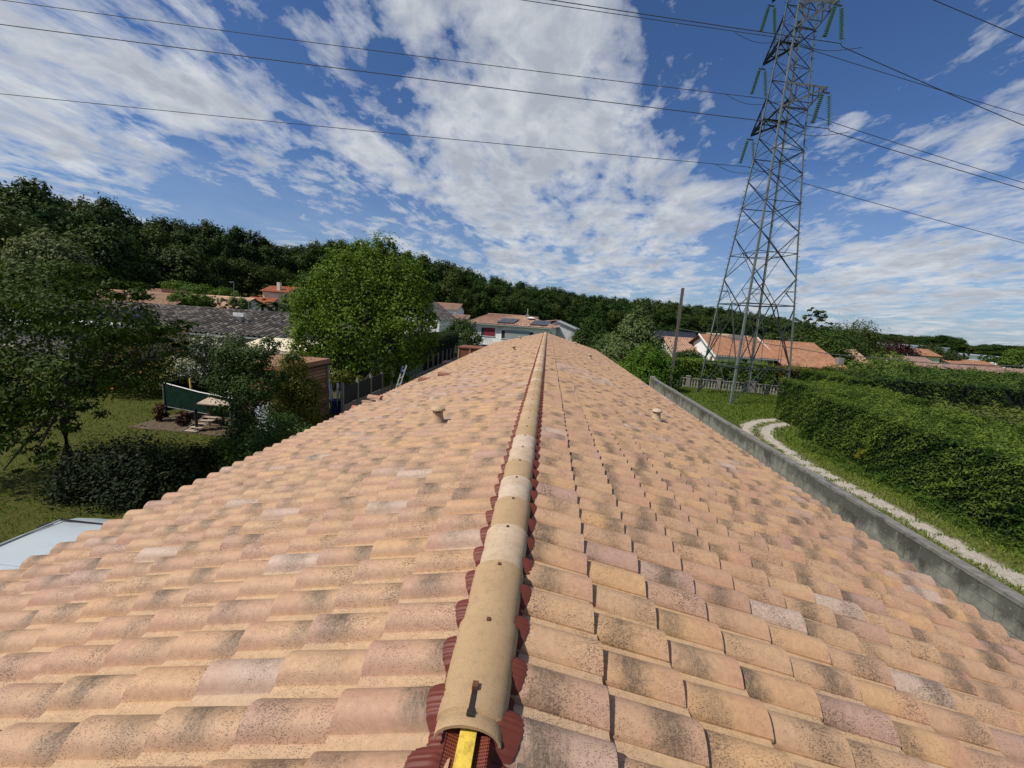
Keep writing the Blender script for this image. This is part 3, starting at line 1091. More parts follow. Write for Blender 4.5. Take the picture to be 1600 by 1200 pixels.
def build_flashing():
    for side in (-1, 1):
        ys = np.arange(Y0, Y1 - .2, .0052)
        ys = ys[((ys > .4) & (ys < 6)) | (np.arange(len(ys)) % 3 == 0)]
        cols = [0.066, .085, .105, .135, .160, .185]
        V = []
        g = np.random.default_rng(5 + side)
        ph = ys * 2 * math.pi / .0215
        for ci, d in enumerate(cols):
            hh = tile_height(ys, side)
            crest = (hh - .004) / .072
            reach = .134 + .036 * crest + g.normal(0, .0012, len(ys))
            dd = d if ci == 0 else .066 + (reach - .066) * (ci / (len(cols) - 1))
            dd = np.full(len(ys), dd) if np.isscalar(dd) else dd
            base = HR - SL * dd
            w = min(1, max(0, ci))
            z = base + (hh * .96 * w + .030 * (1 - w)) + .012 + .0036 * np.sin(ph) * (1 if ci else 0)
            if ci == 0: z = np.full(len(ys), HR + .052)
            if ci == len(cols) - 1: z = z - .004
            V.append(np.stack([side * dd, ys, z], 1))
        V = np.stack(V, 1).reshape(-1, 3)
        n = len(cols)
        i = (np.arange(n - 1)[None, :] + np.arange(len(ys) - 1)[:, None] * n).ravel()
        Q = np.stack([i, i + 1, i + 1 + n, i + n], 1)
        if side > 0: Q = Q[:, ::-1]
        me = np_mesh('ridge_flashing', V, Q, M_FLASH, smooth=True)
        link('ridge_flashing', me, house)
    # perforated underlay strip seen where the cap ends
    m, t, b, out = newmat('perforated strip')
    pos = wpos(t)
    s = t.add('ShaderNodeSeparateXYZ', {0: pos})
    hx = t.math('FRACT', t.math('MULTIPLY', s.outputs[0], 190.0)); hy = t.math('FRACT', t.math('MULTIPLY', s.outputs[1], 95.0))
    hole = t.math('MULTIPLY', t.math('GREATER_THAN', hx, .45), t.math('GREATER_THAN', hy, .45))
    t.l.new(t.mix(hole, (.20, .05, .03), (.012, .006, .005)), b.inputs['Base Color'])
    b.inputs['Roughness'].default_value = .45
    mb = MB()
    for sd in (-1, 1):
        mb.quad((sd * .027, Y0, HR + .036), (sd * .070, Y0, HR + .051), (sd * .070, 2.0, HR + .051), (sd * .027, 2.0, HR + .036))
    mb.build('ventilation_strip', m, house)
    # two small steel hooks lying by the end of the flashing
    h = MB()
    for x, y in ((.155, 1.045), (.215, 1.005)):
        pts = [(x, y, HR - .015), (x + .006, y + .016, HR + .005), (x + .03, y + .016, HR + .003), (x + .034, y + .012, HR - .005), (x + .05, y + .014, HR - .006)]
        for a, c in zip(pts[:-1], pts[1:]): h.bar(a, c, .002, .014)
    h.build('tile_hook', M_STEEL, house)


build_flashing()


def build_house_body():
    xe = X_FIRST + (NCOURSE - 1) * G_T
    w = MB()
    we = xe - .45
    w.box(-we, we, Y0 + .3, Y1 - .5, 0, HR - SL * we - .12)
    w.build('wall', M_WALLCREAM, house)
    d = MB()     # roof deck
    for s in (-1, 1):
        a = (0, Y0, HR - .015); b = (s * (xe - .04), Y0, HR - SL * (xe - .04) - .015)
        c = (s * (xe - .04), Y1 - .1, HR - SL * (xe - .04) - .015); e = (0, Y1 - .1, HR - .015)
        d.quad(a, b, c, e)
        lo = lambda p: (p[0], p[1], p[2] - .05)
        d.quad(lo(a), lo(b), lo(c), lo(e)); d.quad(b, lo(b), lo(c), c)
    for yy in (Y0 + .31, Y1 - .5):
        d.poly([(-we, yy, HR - SL * we - .13), (we, yy, HR - SL * we - .13), (0, yy, HR - .05)])
    d.build('roof_deck', M_DARKWOOD, house)
    gt = MB()
    for s in (-1, 1):
        x = s * (xe + .0); z = HR - SL * xe - .03
        gt.box(min(x, x + s * .11), max(x, x + s * .11), Y0, Y1 - .1, z - .12, z - .04)
    gt.build('gutter', M_GUTTER, house)
    # clay vents
    prof = [(.125, -.03), (.118, .02), (.100, .055), (.082, .10), (.076, .15), (.078, .185)]
    holes = [(.079, .186), (.079, .205)]
    capp = [(.06, .20), (.108, .205), (.112, .215), (.098, .235), (.06, .262), (.0, .270)]
    def roofz(d): return HR - SL * d + .05
    for s, dd, y in ((-1, 1.40, 5.97), (-1, 1.40, 19.7), (-1, 1.9, 31.6), (1, 2.57, 8.7), (1, 2.40, 21.2), (1, 2.3, 31.2)):
        v = MB()
        v.lathe(prof, seg=18)
        for j in range(4):
            a = math.pi / 4 + j * math.pi / 2 + .4
            v.bar((.074 * math.cos(a), .074 * math.sin(a), .18), (.074 * math.cos(a), .074 * math.sin(a), .215), .05, .02)
        o = v.build('roof_vent', M_CAP, house, smooth=True)
        mark_sharp(o.data)
        o.location = (s * dd, y, roofz(dd)); o['tone'] = .75 if s < 0 else .85
        dk = MB(); dk.lathe([(.060, .17), (.060, .215)], seg=12)
        k = dk.build('vent_opening', M_BLACK, o)
        c = MB(); c.lathe(capp, seg=18)
        cc = c.build('vent_cap', M_CAP, o, smooth=True); cc['tone'] = .8 if s < 0 else .95


build_house_body()


def halftile(name, loc, rz, tilt, mat, label, group=None, L=.36, r=.085, cat='tile'):
    b = MB()
    seg = 10
    for k, (y, rr) in enumerate(((0, r), (L, r * .85))):
        for j in range(seg + 1):
            a = math.pi * j / seg
            b.v.append((-rr * math.cos(a), y, rr * .75 * math.sin(a)))
    n = seg + 1
    for j in range(seg): b.f.append((j, j + n, j + n + 1, j + 1)); b.m.append(0)
    i = len(b.v)
    for (y, rr) in ((0, r - .014), (L, r * .85 - .014)):
        for j in range(n):
            a = math.pi * j / seg
            b.v.append((-rr * math.cos(a), y, rr * .75 * math.sin(a)))
    for j in range(seg):
        b.f.append((i + j, i + j + 1, i + j + n + 1, i + j + n)); b.m.append(0)
        b.f.append((j, j + 1, i + j + 1, i + j)); b.m.append(0)
        b.f.append((n + j + 1, n + j, i + n + j, i + n + j + 1)); b.m.append(0)
    o = b.build(name, mat, loc=loc, label=label, cat=cat, group=group, smooth=True)
    mark_sharp(o.data)
    o.rotation_euler = (tilt[0], tilt[1], rz)
    return o


def on_left(d, y, up=.06): return (XR - d, y, HR - SL * d + up)


halftile('loose_tile', on_left(3.98, 13.2, .13), math.radians(-75), (0, 0.2, 0), M_TERRA, 'brown clay tile lying on the left roof slope, the lower of two loose ones', 'loose tiles lying on the left slope', L=.5, r=.12)
halftile('loose_tile', on_left(3.40, 13.45, .15), math.radians(-75), (0, 0.25, 0), M_TERRA, 'brown clay tile lying on the left roof slope, the upper of two loose ones', 'loose tiles lying on the left slope', L=.5, r=.12)
halftile('loose_tile', on_left(4.42, 9.95, .10), math.radians(-60), (0, 0, 0), M_ROOF_SAND, 'pale broken tile on top of the small heap at the left eave', 'broken tiles heaped at the left eave', L=.34, r=.10)
halftile('loose_tile', on_left(4.50, 9.6, .06), math.radians(-85), (0, .3, 0), M_CLAYRED, 'red broken tile at the near end of the heap on the left eave', 'broken tiles heaped at the left eave', L=.3, r=.09)
halftile('loose_tile', on_left(4.36, 10.35, .12), math.radians(-40), (0, -.2, 0), M_CLAYRED, 'red broken tile at the far end of the heap on the left eave', 'broken tiles heaped at the left eave', L=.34, r=.10)
halftile('loose_tile', on_left(4.30, 10.1, .20), math.radians(-95), (0, .1, 0), M_ROOF_SAND, 'sand coloured tile lying crosswise over the heap on the left eave', 'broken tiles heaped at the left eave', L=.34, r=.10)


# ------------------------------------------------------------------ concrete block wall
def block_mat():
    m, t, b, out = newmat('stained concrete block')
    pos = wpos(t)
    rnd = t.add('ShaderNodeObjectInfo').outputs['Random']
    n = t.noise(pos, 7, 6, .65)
    c = t.mix(t.maprange(n, .3, .7), (.18, .185, .155), (.29, .29, .25))
    s = t.add('ShaderNodeSeparateXYZ', {0: pos})
    # rain streaks run down from the coping
    st = t.math('ADD', t.math('MULTIPLY', t.noise(t.vmath('MULTIPLY', pos, (1.0, 1.9, .8)), 1.7, 7, .72), .65), t.math('MULTIPLY', t.noise(pos, .9, 3, .6), .35))
    h = t.maprange(s.outputs[2], 1.35, 1.95, 0.0, 1.0)
    stain = t.maprange(t.math('ADD', t.math('MULTIPLY', h, .25), st), .54, .72, 0.0, .88, smooth=True)
    c = t.mix(stain, c, (.045, .043, .037))
    lich = t.noise(pos, 16, 5, .7)
    c = t.mix(t.maprange(lich, .60, .70, 0, .5), c, (.42, .42, .37))
    c = t.mix(t.maprange(rnd, 0, 1, 0, .3), c, (.20, .215, .18))
    t.l.new(c, b.inputs['Base Color'])
    b.inputs['Roughness'].default_value = .95
    b.inputs['Specular IOR Level'].default_value = .15
    bn = t.add('ShaderNodeBump', {'Strength': .8, 'Distance': .01, 'Height': t.noise(pos, 60, 5, .7)})
    t.l.new(bn.outputs[0], b.inputs['Normal'])
    return m


def build_wall():
    root = empty('block_wall', (6.44, 0, 0), -.0114, label='weathered grey concrete block wall running along the right side of the house', cat='wall')
    M = block_mat()
    ya, yb = -2.0, 26.3
    core = MB(); core.box(.008, .172, ya, yb, 0, 1.93); core.build('mortar_core', M_MORTAR, root)
    bl, bh = .5, .2
    one = MB(); one.box(0, .18, .008, bl - .008, .008, bh - .007)
    me = one.build('tmp', M).data
    bpy.data.objects.remove(bpy.data.objects['tmp'])
    half = MB(); half.box(0, .18, .006, bl / 2 - .006, .005, bh - .005)
    meh = half.build('tmp', M).data
    bpy.data.objects.remove(bpy.data.objects['tmp'])
    g = random.Random(8)
    low = MB()
    cnt = 0
    for r in range(9):
        z = .13 + r * bh
        y = ya
        first = r % 2 == 1
        while y < yb - .1:
            L = bl / 2 if first else min(bl, yb - y)
            vis = r >= 4 and y > 4.0 and y + L <= yb + .001 and cnt < 290
            if vis:
                o = bpy.data.objects.new('block', meh if L < .3 else me)
                COL.objects.link(o); o.parent = root
                o.location = (g.uniform(-.004, .004), y, z + g.uniform(-.001, .001))
                cnt += 1
            elif L > .05:
                low.box(0, .18, y + .006, y + L - .006, z + .005, z + bh - .005)
            y += L; first = False
    low.build('lower_blocks', M, root, kind='stuff')
    # rough mortar coping
    c = MB()
    y = ya
    while y < yb:
        L = g.uniform(.35, .75); e = min(y + L, yb + .02)
        x0 = -.002 - g.uniform(0, .006); x1 = .182 + g.uniform(0, .010)
        z1 = 1.985 + g.uniform(0, .018)
        c.obox(((x0 + x1) / 2, (y + e) / 2, (1.932 + z1) / 2), ((x1 - x0) / 2, 0, 0), (0, (e - y) / 2 - .002, 0), (0, 0, (z1 - 1.932) / 2))
        y = e
    c.build('coping', M_CONCD, root)
    e = MB(); e.box(-.05, .24, yb + .03, yb + .28, 0, 2.06); e.build('end_pillar', M_CONC, root)


build_wall()

# ------------------------------------------------------------------ pylon
PU = np.array([0.98350615, 0.18087469]); PN = np.array([-PU[1], PU[0]]); PC = np.array([15.2, 32.8])


def half_side(z):
    zs = [0, 2.65, 7.22, 9.12, 12.24, 14.22, 16.6, 18.0, 20.3, 24, 29, 34]
    hs = [2.22, 2.08, 1.80, 1.66, 1.45, 1.32, 1.16, 1.06, .90, .76, .60, .40]
    return float(np.interp(z, zs, hs))


def pcorner(i, z):
    s = [(-1, -1), (1, -1), (1, 1), (-1, 1)][i % 4]
    h = half_side(z)
    p = PU * s[0] * h + PN * s[1] * h
    return np.array([p[0], p[1], z])


def pmid(i, z): return (pcorner(i, z) + pcorner(i + 1, z)) / 2


def build_pylon():
    root = empty('steel_pylon', (PC[0], PC[1], 0), label='tall grey green steel lattice pylon carrying power lines behind the block wall', cat='pylon')
    def angle(a, b, w, name='brace', mat=None):
        mb = MB()
        a = np.array(a, float); b = np.array(b, float)
        d = b - a; L = np.linalg.norm(d)
        if L < .05: return
        d /= L
        u = np.array((0, 0, 1.0)) if abs(d[2]) < .9 else np.array((PU[0], PU[1], 0.0))
        s = np.cross(d, u); s /= np.linalg.norm(s); t = np.cross(s, d)
        th = w * .16
        mb.obox((a + b) / 2 + t * w * .0, d * L / 2, s * w / 2, t * th / 2)
        mb.obox((a + b) / 2 + s * (w / 2 - th / 2) - t * (w / 2 + th / 2), d * L / 2, s * th / 2, t * w / 2)
        mb.build(name, mat or M_PYLON2, root)
    top = 34
    for i in range(4):
        mb = MB()
        zs = [-.1, 2.65, 7.22, 12.24, 18.0, 24, 29, top]
        for a, b in zip(zs[:-1], zs[1:]):
            pa, pb = pcorner(i, a), pcorner(i, b)
            d = (pb - pa); L = np.linalg.norm(d); d = d / L
            w = .135 - a * .002
            sx, sy = [(-1, -1), (1, -1), (1, 1), (-1, 1)][i]
            ux = np.array([PU[0], PU[1], 0]) * -sx; uy = np.array([PN[0], PN[1], 0]) * -sy
            c = (pa + pb) / 2
            mb.obox(c + ux * w / 2, d * L / 2, ux * w / 2, uy * .012)
            mb.obox(c + uy * w / 2, d * L / 2, ux * .012, uy * (w / 2 - .013))
        mb.build('leg', M_PYLON, root)
        ft = MB(); p = pcorner(i, 0); ft.box(p[0] - .22, p[0] + .22, p[1] - .22, p[1] + .22, -.2, .05)
        ft.build('footing', M_CONCD, root)
    W = .052
    for i in range(4):
        # base: inverted V to the middle of the belt
        m1 = pmid(i, 2.65); m2 = pmid(i, 7.22); m3 = pmid(i, 10.81)
        c = lambda k, z: pcorner(i + k, z)
        angle(c(0, 2.65), c(1, 2.65), W); angle(c(0, 7.22), c(1, 7.22), W); angle(c(0, 10.81), c(1, 10.81), W * .8)
        for k in (0, 1):
            angle(c(k, .1), m1, W)
            h1 = (c(k, .1) + m1) / 2; angle(h1, c(k, 1.38), W * .6)
            angle(h1, c(k, 2.65), W * .6)
            angle(c(k, 2.7), m2, W)
            h2 = (c(k, 2.7) + m2) / 2
            angle(h2, c(k, 4.95), W * .6); angle(h2, c(k, 7.15), W * .6)
            q = c(k, 2.65) * .5 + m1 * .5; angle(h2, q, W * .6)
            angle(m2, c(k, 9.12), W)
            h3 = (m2 + c(k, 9.12)) / 2
            angle(h3, c(k, 8.2), W * .6); angle(h3, c(k, 7.3), W * .6)
            angle(c(k, 9.12), m3, W * .9)
            angle(m3, c(k, 12.24), W * .9)
        angle(m1, pmid(i + 1, 2.65), W * .7); angle(m2, pmid(i + 1, 7.22), W * .7); angle(m3, pmid(i + 1, 10.81), W * .7)
        # X panels above
        zs = [12.24, 14.22, 16.1, 17.6, 19.0, 20.25, 21.5, 22.7, 23.9, 25.1, 26.2, 27.3, 28.3, 29.3, 30.4, 31.5, 32.7]
        for j, (a, b) in enumerate(zip(zs[:-1], zs[1:])):
            w = W * (.85 if a < 20 else .7)
            angle(c(0, a), c(1, b), w); angle(c(1, a), c(0, b), w * .8)
            if j in (1, 3, 5, 7, 9, 11, 13, 15): angle(c(0, a), c(1, a), w)
    # crossarms toward +n (left in view) and -n (right in view)
    for zA, reach, rise in ((20.25, 3.5, 1.55), (25.1, 3.3, 1.5), (29.3, 3.3, 1.5)):
        for sg in (1, -1):
            tip = np.array([*(PN * sg * reach), zA])
            ii = (2, 3) if sg > 0 else (0, 1)
            b0, b1 = pcorner(ii[0], zA), pcorner(ii[1], zA)
            t0, t1 = pcorner(ii[0], zA + rise), pcorner(ii[1], zA + rise)
            angle(b0, tip, .10, 'arm_chord'); angle(b1, tip, .10, 'arm_chord')
            angle(t0, tip, .09, 'arm_chord'); angle(t1, tip, .09, 'arm_chord')
            for f0, f1 in ((.3, .3), (.62, .62)):
                p0 = b0 + (tip - b0) * f0; p1 = b1 + (tip - b1) * f0
                q0 = t0 + (tip - t0) * f0; q1 = t1 + (tip - t1) * f0
                angle(p0, p1, .05, 'arm_brace'); angle(p0, q0, .05, 'arm_brace'); angle(p1, q1, .05, 'arm_brace')
            angle(b0, b1, .10, 'arm_brace')
            p0 = b0 + (tip - b0) * .3
            angle(t0, p0, .05, 'arm_brace')
    sb = MB()
    for i in (1, 3):
        sx, sy = [(-1, -1), (1, -1), (1, 1), (-1, 1)][i]
        for k in range(70):
            z = 3.0 + k * .4
            p = pcorner(i, z)
            dvec = PU * sx if k % 2 else PN * sy
            sb.bar(p, p + np.array([*(dvec * .16), 0]), .025)
    sb.build('step_bolts', M_PYLON2, root, kind='stuff')
    # insulator sets
    names = {(20.25, 1): 'green glass insulator pair hanging from the lowest left crossarm of the pylon',
             (20.25, -1): 'green glass insulator pair hanging from the lowest right crossarm of the pylon',
             (25.1, 1): 'green glass insulator pair hanging from the middle left crossarm of the pylon',
             (25.1, -1): 'green glass insulator pair hanging from the middle right crossarm of the pylon',
             (29.3, 1): 'green glass insulator pair hanging at the top edge left of the pylon'}
    sm = MB()
    prof = [(.02, 0), (.02, -.10)]
    z = -.10
    for k in range(14):
        prof += [(.03, z), (.125, z - .035), (.125, z - .05), (.03, z - .055), (.03, z - .12)]
        z -= .12
    prof += [(.015, z - .02), (.015, z - .22)]
    sm.lathe(prof, seg=10)
    str_me = sm.build('string', M_INSUL).data
    bpy.data.objects.remove(bpy.data.objects['string'])
    low = {}
    for (zA, sg), lab in names.items():
        reach = 3.5 if zA < 21 else 3.3
        tip = PC + PN * sg * reach
        r = empty('insulator_set', (tip[0], tip[1], zA), math.atan2(PU[1], PU[0]), label=lab, cat='insulator', group='insulators hanging from the pylon')
        y = MB(); y.bar((0, 0, 0), (0, 0, -.32), .03); y.bar((-.25, 0, -.33), (.25, 0, -.33), .03, .10)
        y.bar((-.30, 0, -.30), (-.23, 0, -.33), .03, .10)
        y.build('yoke', M_PYLON2, r)
        for s in (-1, 1):
            o = bpy.data.objects.new('string', str_me); COL.objects.link(o); o.parent = r
            o.location = (s * .22, 0, -.36); o.rotation_euler = (0, -s * math.radians(11), 0)
            rg = MB()
            pts = [(s * .68 + .13 * math.cos(a) * s, 0, -2.15 + .13 * math.sin(a)) for a in np.linspace(0, 5, 9)]
            rg.tube(pts, .01, 5); rg.build('arcing_horn', M_CABLE, r)
    return root


build_pylon()


def build_wires():
    # left arm 1, right arm 1, ... : attachment z, fall of the span to the left and right
    def cable(lab, n_off, z, left, right, r=.022, cat='power line'):
        pts = []
        P0 = PC + PN * n_off
        for s in np.linspace(-90, -.7, 30):
            q = s / -90
            pts.append((P0[0] + PU[0] * s, P0[1] + PU[1] * s, z + left[0] * q + left[1] * q * q))
        for s in (-.55, .55):
            pts.append((P0[0] + PU[0] * s, P0[1] + PU[1] * s, z))
        for s in np.linspace(.7, 90, 30):
            q = s / 90
            pts.append((P0[0] + PU[0] * s, P0[1] + PU[1] * s, z + right[0] * q + right[1] * q * q))
        root = empty('power_cable', (P0[0], P0[1], z), label=lab, cat=cat, group='power cables strung from the pylon')
        b = MB(); b.tube([(p[0] - P0[0], p[1] - P0[1], p[2] - z) for p in pts], r, 5)
        b.build('conductor', M_CABLE, root, smooth=True)
        j = MB()
        pj = []
        for k in range(13):
            q = k / 12; s = -2.6 + 4.6 * q
            pj.append((PU[0] * s, PU[1] * s, -.05 - .55 * math.sin(math.pi * q) * (.8 + .2 * math.cos(q * 3))))
        j.tube(pj, .018, 5); j.build('jumper', M_CABLE, root, smooth=True)
    cable('lowest power cable, joined to the lowest left crossarm', 3.5, 17.95, (-1.4, 1.0), (-13.6, 3.5))
    cable('power cable joined to the lowest right crossarm, second lowest crossing the sky at left', -3.5, 17.95, (-.2, 1.1), (-13.6, 3.5))
    cable('power cable joined to the middle left crossarm, uppermost at the left edge', 3.3, 22.8, (-.9, 1.8), (-15.0, 3.5))
    cable('power cable joined to the middle right crossarm above the others at right', -3.3, 22.8, (0.0, 1.8), (-20.5, 5))
    cable('power cable joined to the upper left crossarm at the top of the picture', 3.3, 27.0, (-.2, 1.8), (-12.5, 3))
    cable('power cable crossing only the top right corner of the sky', -3.3, 27.0, (0, 2), (-17.5, 4))


build_wires()

# ------------------------------------------------------------------ wooden pole and phone cable
pb = at(1047.5, 600, 33)
pole = empty('wooden_pole', (pb[0], pb[1], 0), label='bare leaning wooden utility pole beside the end of the block wall', cat='pole')
pt = at(1068, 450, 33)
b = MB()
dxp = (pt[0] - pb[0]) * .35
for sx in (-.06, .045):
    b.bar((sx, 0, -.2), (sx + dxp, 0, pt[2]), .058 if sx < 0 else .042, .12)
b.build('timber', M_POLEWOOD, pole)
b = MB()
for z in (1.0, 3.3, 5.2, 6.6): b.bar((-.095 + dxp * z / pt[2], 0, z), (.08 + dxp * z / pt[2], 0, z), .035, .135)
b.build('iron_strap', M_CONCD, pole)
b = MB()
a0 = at(1058, 513, 33); ends = [at(1171, 532.5, 30), at(1300, 553.5, 26), at(1450, 567, 23), at(1640, 574, 20)]
b.tube([a0, *ends], .022, 5)
b.build('phone_cable', M_CABLE, label='black phone cable sagging from the wooden pole past the orange roof', cat='cable')
b = MB(); b.tube([at(1075, 502, 34), at(1110, 519, 45), at(1160, 536, 60)], .02, 5)
b.build('phone_cable', M_CABLE, label='thin grey cable running from the wooden pole to the gable', cat='cable')


# ------------------------------------------------------------------ balustrade fence by the pylon
def build_balustrade():
    A = np.array([11.2, 37.3]); B = np.array([20.9, 36.2])
    L = np.linalg.norm(B - A); ang = math.atan2(B[1] - A[1], B[0] - A[0])
    root = empty('balustrade_fence', (A[0], A[1], 0), ang, label='old grey concrete balustrade fence behind the pylon', cat='fence')
    bal = MB(); bal.lathe([(.07, 0), (.07, .06), (.045, .10), (.085, .22), (.08, .32), (.045, .50), (.06, .58), (.07, .62), (.07, .66)], seg=8)
    bme = bal.build('tmp', M_CONC, smooth=True).data
    bpy.data.objects.remove(bpy.data.objects['tmp'])
    posts = [1.45, 3.95, 6.7, 9.4]
    for x in posts:
        p = MB(); p.box(x - .16, x + .16, -.13, .13, 0, .98); p.box(x - .19, x + .19, -.16, .16, .98, 1.05)
        p.build('post', M_CONC, root)
    r = MB(); r.box(0, L, -.08, .08, .80, .86); r.build('rail', M_CONC, root)
    r = MB(); r.box(0, L, -.09, .09, 0, .13); r.build('plinth', M_CONC, root)
    x = .15
    while x < L:
        if min(abs(x - p) for p in posts) > .25:
            o = bpy.data.objects.new('baluster', bme); COL.objects.link(o); o.parent = root; o.location = (x, 0, .135)
        x += .235


build_balustrade()


# ------------------------------------------------------------------ neighbouring buildings
def roof_plane(mb_lists, a, b, c, d, pitch=.25, gauge=.36, amp=.05, seed=0):
    """real barrel tiles over the quad a(eave left) b(eave right) c(ridge right) d(ridge left)"""
    a, b, c, d = (np.array(q, float) for q in (a, b, c, d))
    g = np.random.default_rng(seed)
    W = (np.linalg.norm(b - a) + np.linalg.norm(c - d)) / 2; D = np.linalg.norm((d + c) / 2 - (a + b) / 2)
    nu = max(1, int(W / pitch)); nv = max(1, int(D / gauge))
    nrm = np.cross(b - a, d - a); nrm /= np.linalg.norm(nrm)
    if nrm[2] < 0: nrm = -nrm
    amp = amp * 1.6
    prof = [(0, 0), (.22, .0), (.42, .8), (.65, 1.0), (.88, .55), (1.0, 0)]
    V, Q, T = mb_lists
    off = sum(len(v) for v in V)
    Vl = []; Ql = []; Tl = []
    def pt(u, v): return (a * (1 - u) + b * u) * (1 - v) + (d * (1 - u) + c * u) * v
    k = 0
    for j in range(nv):
        for i in range(nu):
            for vv, lift in ((j / nv, .035), ((j + 1.12) / nv, .0)):
                for q, h in prof:
                    Vl.append(pt((i + q) / nu, min(vv, 1.0)) + nrm * (h * amp + lift))
            # nose
            for q in range(5):
                Ql.append((k + q, k + q + 1, k + 6 + q + 1, k + 6 + q))
            tone = g.uniform()
            Tl += [tone] * 5
            k += 12
    V.append(np.array(Vl)); Q.append(np.array(Ql) + off); T.append(np.array(Tl))


def finish_roof(lists, mat, parent, name='roof_tiles'):
    V, Q, T = lists
    me = np_mesh(name, np.concatenate(V), np.concatenate(Q), mat, smooth=True, rnd=np.concatenate(T))
    mark_sharp(me)
    return link(name, me, parent, kind='stuff')


def window(parent, cx, cy, cz, w, h, axis='x', out=-1, shutter=None, frame=M_WHITEPAINT, glass=M_GLASS, sides=True):
    """window set in a wall; axis: the direction it spans; out: which way it faces"""
    b = MB()
    t = .07
    def bx(a0, a1, z0, z1, d0, d1, m=b):
        if axis == 'x': m.box(a0, a1, min(cy + out * d0, cy + out * d1), max(cy + out * d0, cy + out * d1), z0, z1)
        else: m.box(min(cx + out * d0, cx + out * d1), max(cx + out * d0, cx + out * d1), a0, a1, z0, z1)
    c = cx if axis == 'x' else cy
    bx(c - w / 2, c - w / 2 + t, cz - h / 2, cz + h / 2, .0, .06)
    bx(c + w / 2 - t, c + w / 2, cz - h / 2, cz + h / 2, .0, .06)
    bx(c - w / 2 + t, c + w / 2 - t, cz + h / 2 - t, cz + h / 2, .0, .06)
    bx(c - w / 2 - .05, c + w / 2 + .05, cz - h / 2 - .07, cz - h / 2, .0, .11)
    bx(c - t / 2, c + t / 2, cz - h / 2, cz + h / 2 - t, .0, .055)
    o = b.build('window', frame, parent)
    g = MB(); bx(c - w / 2 + t, c + w / 2 - t, cz - h / 2, cz + h / 2 - t, .003, .02, g)
    g.build('pane', glass, o)
    if shutter:
        s = MB()
        mat, a0, a1 = shutter
        z = cz - h / 2 + .02
        while z < cz + h / 2 - .05:
            bx(c + a0 * w, c + a1 * w, z, z + .085, .07, .095, s); z += .095
        s.build('shutter', mat, parent)
    return o


def gable_house(name, x0, x1, y0, y1, zb, ze, zr, wallm, roofm, label, cat='house', over=.4, ridge='x', seed=1, pitch=.28, gutter=True, amp=.05):
    """ridge along x or y; returns the root, its parts are in world-sized local space with the root at (x0,y0,zb)"""
    root = empty(name, (x0, y0, zb), label=label, cat=cat)
    w, d = x1 - x0, y1 - y0
    he, hr = ze - zb, zr - zb
    m = MB()
    m.box(0, w, 0, d, 0, he)
    if ridge == 'x':
        for x in (0.0, w): m.poly([(x, 0, he), (x, d, he), (x, d / 2, hr - .08)])
    else:
        for y in (0.0, d): m.poly([(0, y, he), (w, y, he), (w / 2, y, hr - .08)])
    m.build('wall', wallm, root)
    dk = MB(); L = ([], [], [])
    if ridge == 'x':
        sl = (hr - he) / (d / 2)
        zo = he - over * sl
        for s in (0, 1):
            ya, yr = (-over, d / 2) if s == 0 else (d + over, d / 2)
            pts = [(-over, ya, zo), (w + over, ya, zo), (w + over, yr, hr), (-over, yr, hr)]
            dk.quad(*pts)
            dk.quad(*[(p[0], p[1], p[2] - .1) for p in pts])
            dk.quad(pts[0], pts[1], (pts[1][0], pts[1][1], pts[1][2] - .12), (pts[0][0], pts[0][1], pts[0][2] - .12))
            if s == 0: roof_plane(L, *[np.array(p) + (0, 0, .01) for p in pts], seed=seed, pitch=pitch, amp=amp)
            else: roof_plane(L, *[np.array(p) + (0, 0, .01) for p in (pts[1], pts[0], pts[3], pts[2])], seed=seed + 1, pitch=pitch)
    else:
        sl = (hr - he) / (w / 2)
        zo = he - over * sl
        for s in (0, 1):
            xa, xr = (-over, w / 2) if s == 0 else (w + over, w / 2)
            pts = [(xa, -over, zo), (xa, d + over, zo), (xr, d + over, hr), (xr, -over, hr)]
            dk.quad(*pts)
            dk.quad(*[(p[0], p[1], p[2] - .1) for p in pts])
            roof_plane(L, *[np.array(p) + (0, 0, .01) for p in pts], seed=seed, pitch=pitch)
    r = dk.build('roof', M_DARKWOOD, root)
    finish_roof(L, roofm, r)
    cap = MB()
    if ridge == 'x': cap.tube([(-over, d / 2, hr + .03), (w + over, d / 2, hr + .03)], .10, 8)
    else: cap.tube([(w / 2, -over, hr + .03), (w / 2, d + over, hr + .03)], .10, 8)
    cap.build('ridge', roofm, r)
    if gutter:
        g = MB()
        if ridge == 'x': g.box(-over, w + over, -over - .12, -over - .01, zo - .10, zo + .02)
        else: g.box(w + over + .01, w + over + .12, -over, d + over, zo - .10, zo + .02)
        g.build('gutter', M_GUTTER, root)
    return root


